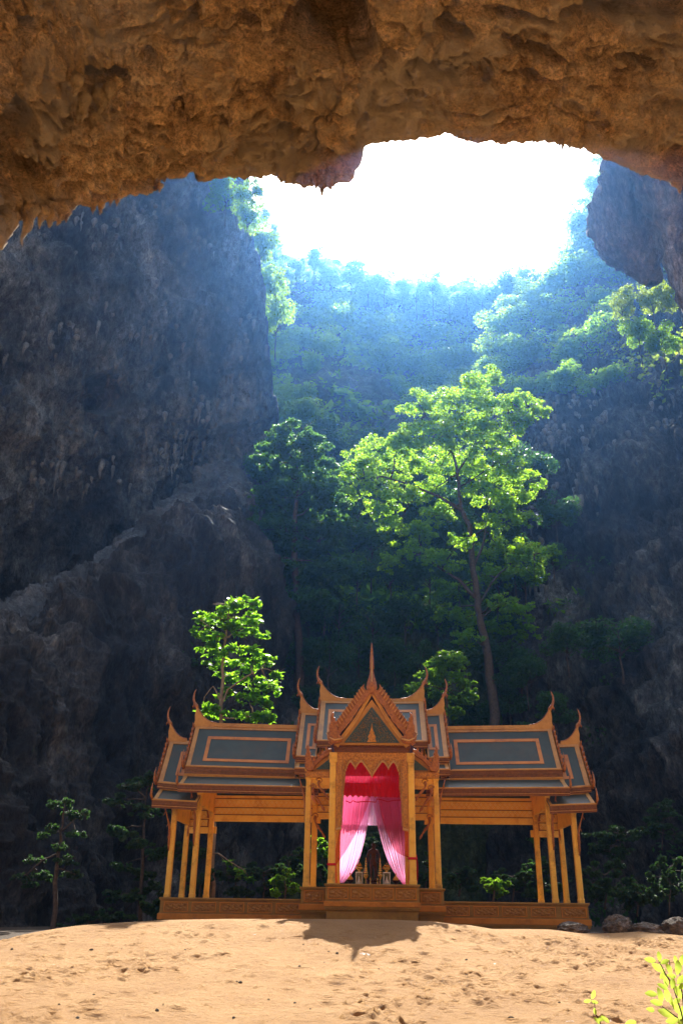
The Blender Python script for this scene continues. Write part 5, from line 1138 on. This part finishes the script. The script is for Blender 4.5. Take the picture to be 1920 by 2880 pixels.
for k in range(3):
    mb = MB(); n = 6; L_ = .2; w_ = .075; P = [];
    top = []; bot = []
    for i in range(n + 1):
        s = i / n; ww = w_ * math.sin(math.pi * min(1, s * .93 + .03)) ** .8; z = -.10 * (s - .5) ** 2 * (1 + k * .6)
        P += [(-ww, s * L_ * 1.9, z + ww * .3), (0, s * L_ * 1.9, z), (ww, s * L_ * 1.9, z + ww * .3)]
    f = []
    for i in range(n): a = i * 3; f += [(a, a + 1, a + 4, a + 3), (a + 1, a + 2, a + 5, a + 4)]
    me = bpy.data.meshes.new('big_leaf'); me.from_pydata(P, [], f); me.materials.append(M['leafb']); me.polygons.foreach_set('use_smooth', [True] * len(me.polygons)); lm.append(me)
r_ = random.Random(4); made = 0
while made < 300:
    i = r_.randrange(len(CC)); c = Vector(CC[i]); rd = RR[i]; d = Vector((r_.gauss(0, 1), r_.gauss(0, 1) - .6, r_.gauss(0, 1) + .5)).normalized()
    p = c + Vector((d.x * rd[0], d.y * rd[1], d.z * rd[2])) * 1.15; a0 = r_.uniform(0, 6.28)
    for j in range(6):      # a whorl of leaves at a twig end
        if made >= 300: break
        o = link('leaf', lm[j % 3]); o.parent = t; o.location = p; o.rotation_euler = (r_.uniform(-.1, .6), r_.uniform(-.3, .3), a0 + j * 1.05 + r_.uniform(-.2, .2)); s = r_.uniform(.8, 1.25); o.scale = (s, s, s); made += 1
# small sunlit tree to the right of the portico roof
custom_tree('small_tree', 'small tree with a sunlit yellow-green top just above the right roof finials', [[(1262, 2250, 62, .16), (1258, 2050, 62, .12), (1250, 1900, 62, .06)]],
            [(x, y, 62 + random.uniform(-2, 2), a, c) for x, y, a, c in [(1260, 1850, 40, 20), (1225, 1870, 40, 22), (1290, 1870, 30, 22), (1200, 1905, 36, 20), (1250, 1905, 45, 24), (1300, 1915, 34, 24), (1170, 1935, 30, 16), (1230, 1950, 45, 22), (1290, 1965, 40, 22), (1320, 1950, 26, 18), (1260, 2000, 40, 20)]], M['leaf'], M['bark'], 7000, .13, seed=14)
# slim dim trees at the lower left
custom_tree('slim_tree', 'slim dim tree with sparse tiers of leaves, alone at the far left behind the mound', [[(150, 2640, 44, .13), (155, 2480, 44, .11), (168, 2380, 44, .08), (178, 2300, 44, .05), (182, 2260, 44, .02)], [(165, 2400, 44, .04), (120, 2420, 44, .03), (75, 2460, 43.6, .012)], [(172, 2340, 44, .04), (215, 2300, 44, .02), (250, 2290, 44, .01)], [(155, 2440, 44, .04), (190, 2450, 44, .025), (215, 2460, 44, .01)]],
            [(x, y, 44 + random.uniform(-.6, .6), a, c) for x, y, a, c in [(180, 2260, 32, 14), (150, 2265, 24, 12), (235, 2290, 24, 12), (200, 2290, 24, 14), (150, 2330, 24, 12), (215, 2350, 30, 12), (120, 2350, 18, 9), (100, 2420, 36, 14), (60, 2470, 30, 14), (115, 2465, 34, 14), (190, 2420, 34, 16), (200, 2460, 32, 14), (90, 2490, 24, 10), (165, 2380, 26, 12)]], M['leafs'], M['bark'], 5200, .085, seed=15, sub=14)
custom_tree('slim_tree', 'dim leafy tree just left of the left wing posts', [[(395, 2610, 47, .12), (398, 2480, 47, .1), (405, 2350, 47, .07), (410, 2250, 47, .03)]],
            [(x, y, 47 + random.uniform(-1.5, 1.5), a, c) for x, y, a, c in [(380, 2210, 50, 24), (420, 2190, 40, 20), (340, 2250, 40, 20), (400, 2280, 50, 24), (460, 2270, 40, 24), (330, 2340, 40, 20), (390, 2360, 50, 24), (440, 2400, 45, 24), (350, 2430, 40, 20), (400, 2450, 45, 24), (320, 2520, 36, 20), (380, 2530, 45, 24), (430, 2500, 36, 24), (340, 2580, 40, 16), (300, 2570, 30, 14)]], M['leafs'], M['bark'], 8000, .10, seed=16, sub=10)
# bushes seen between the posts and beside the plinth
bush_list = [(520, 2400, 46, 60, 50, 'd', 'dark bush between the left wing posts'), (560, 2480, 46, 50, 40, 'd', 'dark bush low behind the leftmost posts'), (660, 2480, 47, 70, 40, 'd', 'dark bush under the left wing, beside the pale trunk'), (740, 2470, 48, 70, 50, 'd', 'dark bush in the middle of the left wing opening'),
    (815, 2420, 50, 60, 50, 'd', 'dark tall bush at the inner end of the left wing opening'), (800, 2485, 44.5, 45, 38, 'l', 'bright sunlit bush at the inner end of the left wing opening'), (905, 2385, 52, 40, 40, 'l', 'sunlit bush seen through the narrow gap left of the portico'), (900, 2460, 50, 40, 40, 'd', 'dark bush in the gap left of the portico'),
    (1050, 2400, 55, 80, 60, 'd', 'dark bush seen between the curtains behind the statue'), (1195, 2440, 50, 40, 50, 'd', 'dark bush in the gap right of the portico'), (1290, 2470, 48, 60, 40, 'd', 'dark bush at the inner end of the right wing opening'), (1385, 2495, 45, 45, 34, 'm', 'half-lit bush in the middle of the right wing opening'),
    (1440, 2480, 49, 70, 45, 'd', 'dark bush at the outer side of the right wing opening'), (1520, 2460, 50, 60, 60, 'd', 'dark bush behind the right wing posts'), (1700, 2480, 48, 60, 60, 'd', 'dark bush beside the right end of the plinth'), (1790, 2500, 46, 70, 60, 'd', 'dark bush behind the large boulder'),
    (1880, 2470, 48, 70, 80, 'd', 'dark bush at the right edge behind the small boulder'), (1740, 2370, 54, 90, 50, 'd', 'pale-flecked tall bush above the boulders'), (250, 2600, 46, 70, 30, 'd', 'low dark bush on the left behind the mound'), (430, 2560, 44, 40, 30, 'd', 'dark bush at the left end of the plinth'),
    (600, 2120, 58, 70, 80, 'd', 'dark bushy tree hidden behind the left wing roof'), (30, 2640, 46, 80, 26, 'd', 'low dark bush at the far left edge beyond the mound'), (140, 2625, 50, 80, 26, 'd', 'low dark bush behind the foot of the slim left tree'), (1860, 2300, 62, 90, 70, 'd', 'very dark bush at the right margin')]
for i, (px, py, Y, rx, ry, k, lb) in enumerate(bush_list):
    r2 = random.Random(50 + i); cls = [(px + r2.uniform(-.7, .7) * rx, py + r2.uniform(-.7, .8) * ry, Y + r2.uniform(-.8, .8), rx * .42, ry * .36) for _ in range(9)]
    custom_tree('bush', lb, [[(px, py + ry * 1.3, Y, .05), (px + 4, py + ry * .4, Y, .035), (px, py - ry * .3, Y, .015)]], cls, {'d': M['leafs'], 'l': M['leafb'], 'm': M['leaf']}[k], M['bark'], 5200 if k == 'd' else 3600, .085, cat='bush', seed=60 + i, sub=8)  # dark, lit and half-lit bushes: light and shade put into the leaf colour
# foreground plant at the lower right corner, every leaf a piece
def leafy_sprig(name, label, stems, leaves, Y, s0):
    W = [[at(x, y, Yy) for x, y, Yy in L] for L in stems]; base = W[0][0]; t = empty(name, base); tag(t, label, 'plant'); mb = MB()
    for L in W: mb.tube([p - base for p in L], [.007 * (1 - .6 * i / (len(L) - 1)) for i in range(len(L))], 6)
    mb.build('stem', M['bark'], t, smooth=True); r_ = random.Random(len(leaves))
    for px, py, ln, ang in leaves:
        yy = Y + r_.uniform(-.15, .15); p = at(px, py, yy); ppm = FPX / (yy * cF[1] + (p.z - EYE) * cF[2]); s = ln / ppm / .37
        o = link('leaf', lmp[r_.randrange(3)]); o.parent = t
        d = Vector((math.cos(ang), 0, math.sin(ang))); nrm = Vector((r_.uniform(-.4, .4), -.9, .12 + r_.uniform(-.35, .3))).normalized(); d = (d - nrm * d.dot(nrm)).normalized(); xx = d.cross(nrm)
        mt = Matrix((xx * s * 1.25, d * s, nrm * s)).transposed().to_4x4(); mt.translation = (p - d * ln / ppm / 2) - base; o.matrix_local = mt
    return t
lmp = []
for me in lm: c_ = me.copy(); c_.materials.clear(); c_.materials.append(M['leafp']); lmp.append(c_)
PYc = 7.0
lv = [(1852, 2690, 26, 1.5), (1828, 2700, 30, 3.0), (1868, 2705, 26, .3), (1850, 2722, 36, 2.7), (1905, 2720, 40, 1.2), (1880, 2725, 30, 1.8), (1918, 2700, 34, 1.0), (1870, 2760, 34, 1.9), (1862, 2775, 28, 2.6), (1890, 2765, 30, 1.2), (1915, 2755, 34, .6), (1830, 2795, 32, 3.0), (1855, 2800, 40, 1.5), (1845, 2820, 32, 2.9),
      (1875, 2800, 36, 1.7), (1905, 2790, 34, 1.9), (1884, 2812, 26, 1.5), (1872, 2850, 42, 2.7), (1900, 2835, 36, 2.2), (1915, 2850, 36, 1.2), (1890, 2870, 36, 3.3), (1912, 2878, 30, .9), (1898, 2700, 22, 1.6), (1888, 2745, 26, 3.0), (1916, 2775, 26, .1), (1862, 2742, 24, 4.0), (1830, 2840, 26, 3.0), (1902, 2815, 26, .5)]
leafy_sprig('sapling', 'lime-green leafy sapling in the foreground at the lower right corner', [[(1935, 2950, PYc), (1915, 2850, PYc), (1890, 2770, PYc), (1880, 2700, PYc)], [(1930, 2900, PYc), (1900, 2860, PYc), (1860, 2830, PYc)], [(1890, 2770, PYc), (1870, 2740, PYc), (1850, 2700, PYc)], [(1925, 2860, PYc), (1915, 2780, PYc), (1908, 2720, PYc)]], lv, PYc, 1)
leafy_sprig('seedling', 'small lime seedling with three leaves left of the foreground sapling', [[(1690, 2950, 7.2), (1685, 2870, 7.2), (1672, 2850, 7.2), (1671, 2820, 7.2)]], [(1667, 2798, 24, 1.2), (1651, 2815, 20, 3.4), (1671, 2818, 18, -.2), (1690, 2865, 26, .4), (1702, 2868, 22, -.6), (1677, 2870, 20, 2.2), (1672, 2845, 18, 1.7)], 7.2, 1)
leafy_sprig('seedling', 'single lime leaf pushing up at the bottom edge between the two sprigs', [[(1775, 2960, 7.1), (1772, 2890, 7.1)]], [(1772, 2877, 30, .2), (1780, 2890, 26, 2.6)], 7.1, 1)
# --- boulders on the right behind the mound crest
def boulder(px, py, Y, wpx, hpx, label, seed, squash=1.0):
    p = at(px, py, Y); ppm = FPX / (Y * cF[1] + (p.z - EYE) * cF[2]); bm = bmesh.new(); bmesh.ops.create_icosphere(bm, subdivisions=5, radius=1.0)
    V = np.array([v.co[:] for v in bm.verts]); d = .42 * ridged(V * 1.1 + seed, 3) - .2 + .10 * fbm(V * 4.5 + seed, 3); V = V * (1 + d[:, None] * .5); V[:, 2] = np.where(V[:, 2] < -.4, -.4 + (V[:, 2] + .4) * .3, V[:, 2])
    V *= np.array([wpx / ppm / 2, wpx / ppm / 2.6, hpx / ppm / 2 * 1.2])
    for v, c in zip(bm.verts, V): v.co = c
    me = bpy.data.meshes.new('boulder'); bm.to_mesh(me); bm.free(); o = link('boulder', me, M['boulder'], smooth=True); o.location = p; tag(o, label, 'boulder'); return o
boulder(1738, 2612, 33.6, 78, 52, 'dark blocky boulder right of the plinth, first of the row', 1); boulder(1815, 2620, 33.4, 100, 34, 'long flat sunlit boulder slab in the middle of the row', 4); boulder(1905, 2618, 33.2, 80, 52, 'brown boulder cut by the right edge of the photo', 9)
boulder(1610, 2618, 33.3, 80, 34, 'low shadowed boulder at the right foot of the plinth', 13); boulder(1670, 2632, 33.0, 50, 14, 'flat stone lying between the plinth corner and the boulders', 17); boulder(1015, 2596, 33.0, 18, 14, 'small dark stone against the centre of the plinth', 21)
# scattered stones on the sand
rp_ = random.Random(77)
for i in range(34):
    px = rp_.uniform(20, 1700); py = 2640 + 230 * rp_.random() ** .8
    Yg = None
    for y_ in np.linspace(17, 33, 200):
        p = at(px, py, y_)
        if ground_z(p.x, y_) >= p.z: Yg = y_; break
    if Yg is None: continue
    p = at(px, py, Yg); o = link('pebble', bpy.data.objects['boulder.005'].data); s = .14 + .3 * rp_.random() ** 3; o.scale = (s * rp_.uniform(1, 1.7), s, s * .8); o.rotation_euler = (0, 0, i * 1.3); o.location = (p.x, p.y, float(ground_z(p.x, Yg)) + .01)
    tag(o, 'small dark stone lying loose on the sand of the mound', 'stone', 'loose stones on the sand')

# ---------------------------------------------------------------- the hazy air of the sinkhole
mb = MB(); mb.box(-175, 175, -75, 330, -3.0, 246); hz = mb.build('haze', None); tag(hz, kind='stuff')
m = bpy.data.materials.new('haze_air'); m.use_nodes = True; nt = m.node_tree; nt.nodes.clear(); out = nt.nodes.new('ShaderNodeOutputMaterial'); pv = nt.nodes.new('ShaderNodeVolumePrincipled')
pv.inputs['Color'].default_value = (.16, .42, 1.0, 1); pv.inputs['Density'].default_value = .00021; pv.inputs['Anisotropy'].default_value = .83
nt.links.new(pv.outputs[0], out.inputs['Volume']); hz.data.materials.append(m)
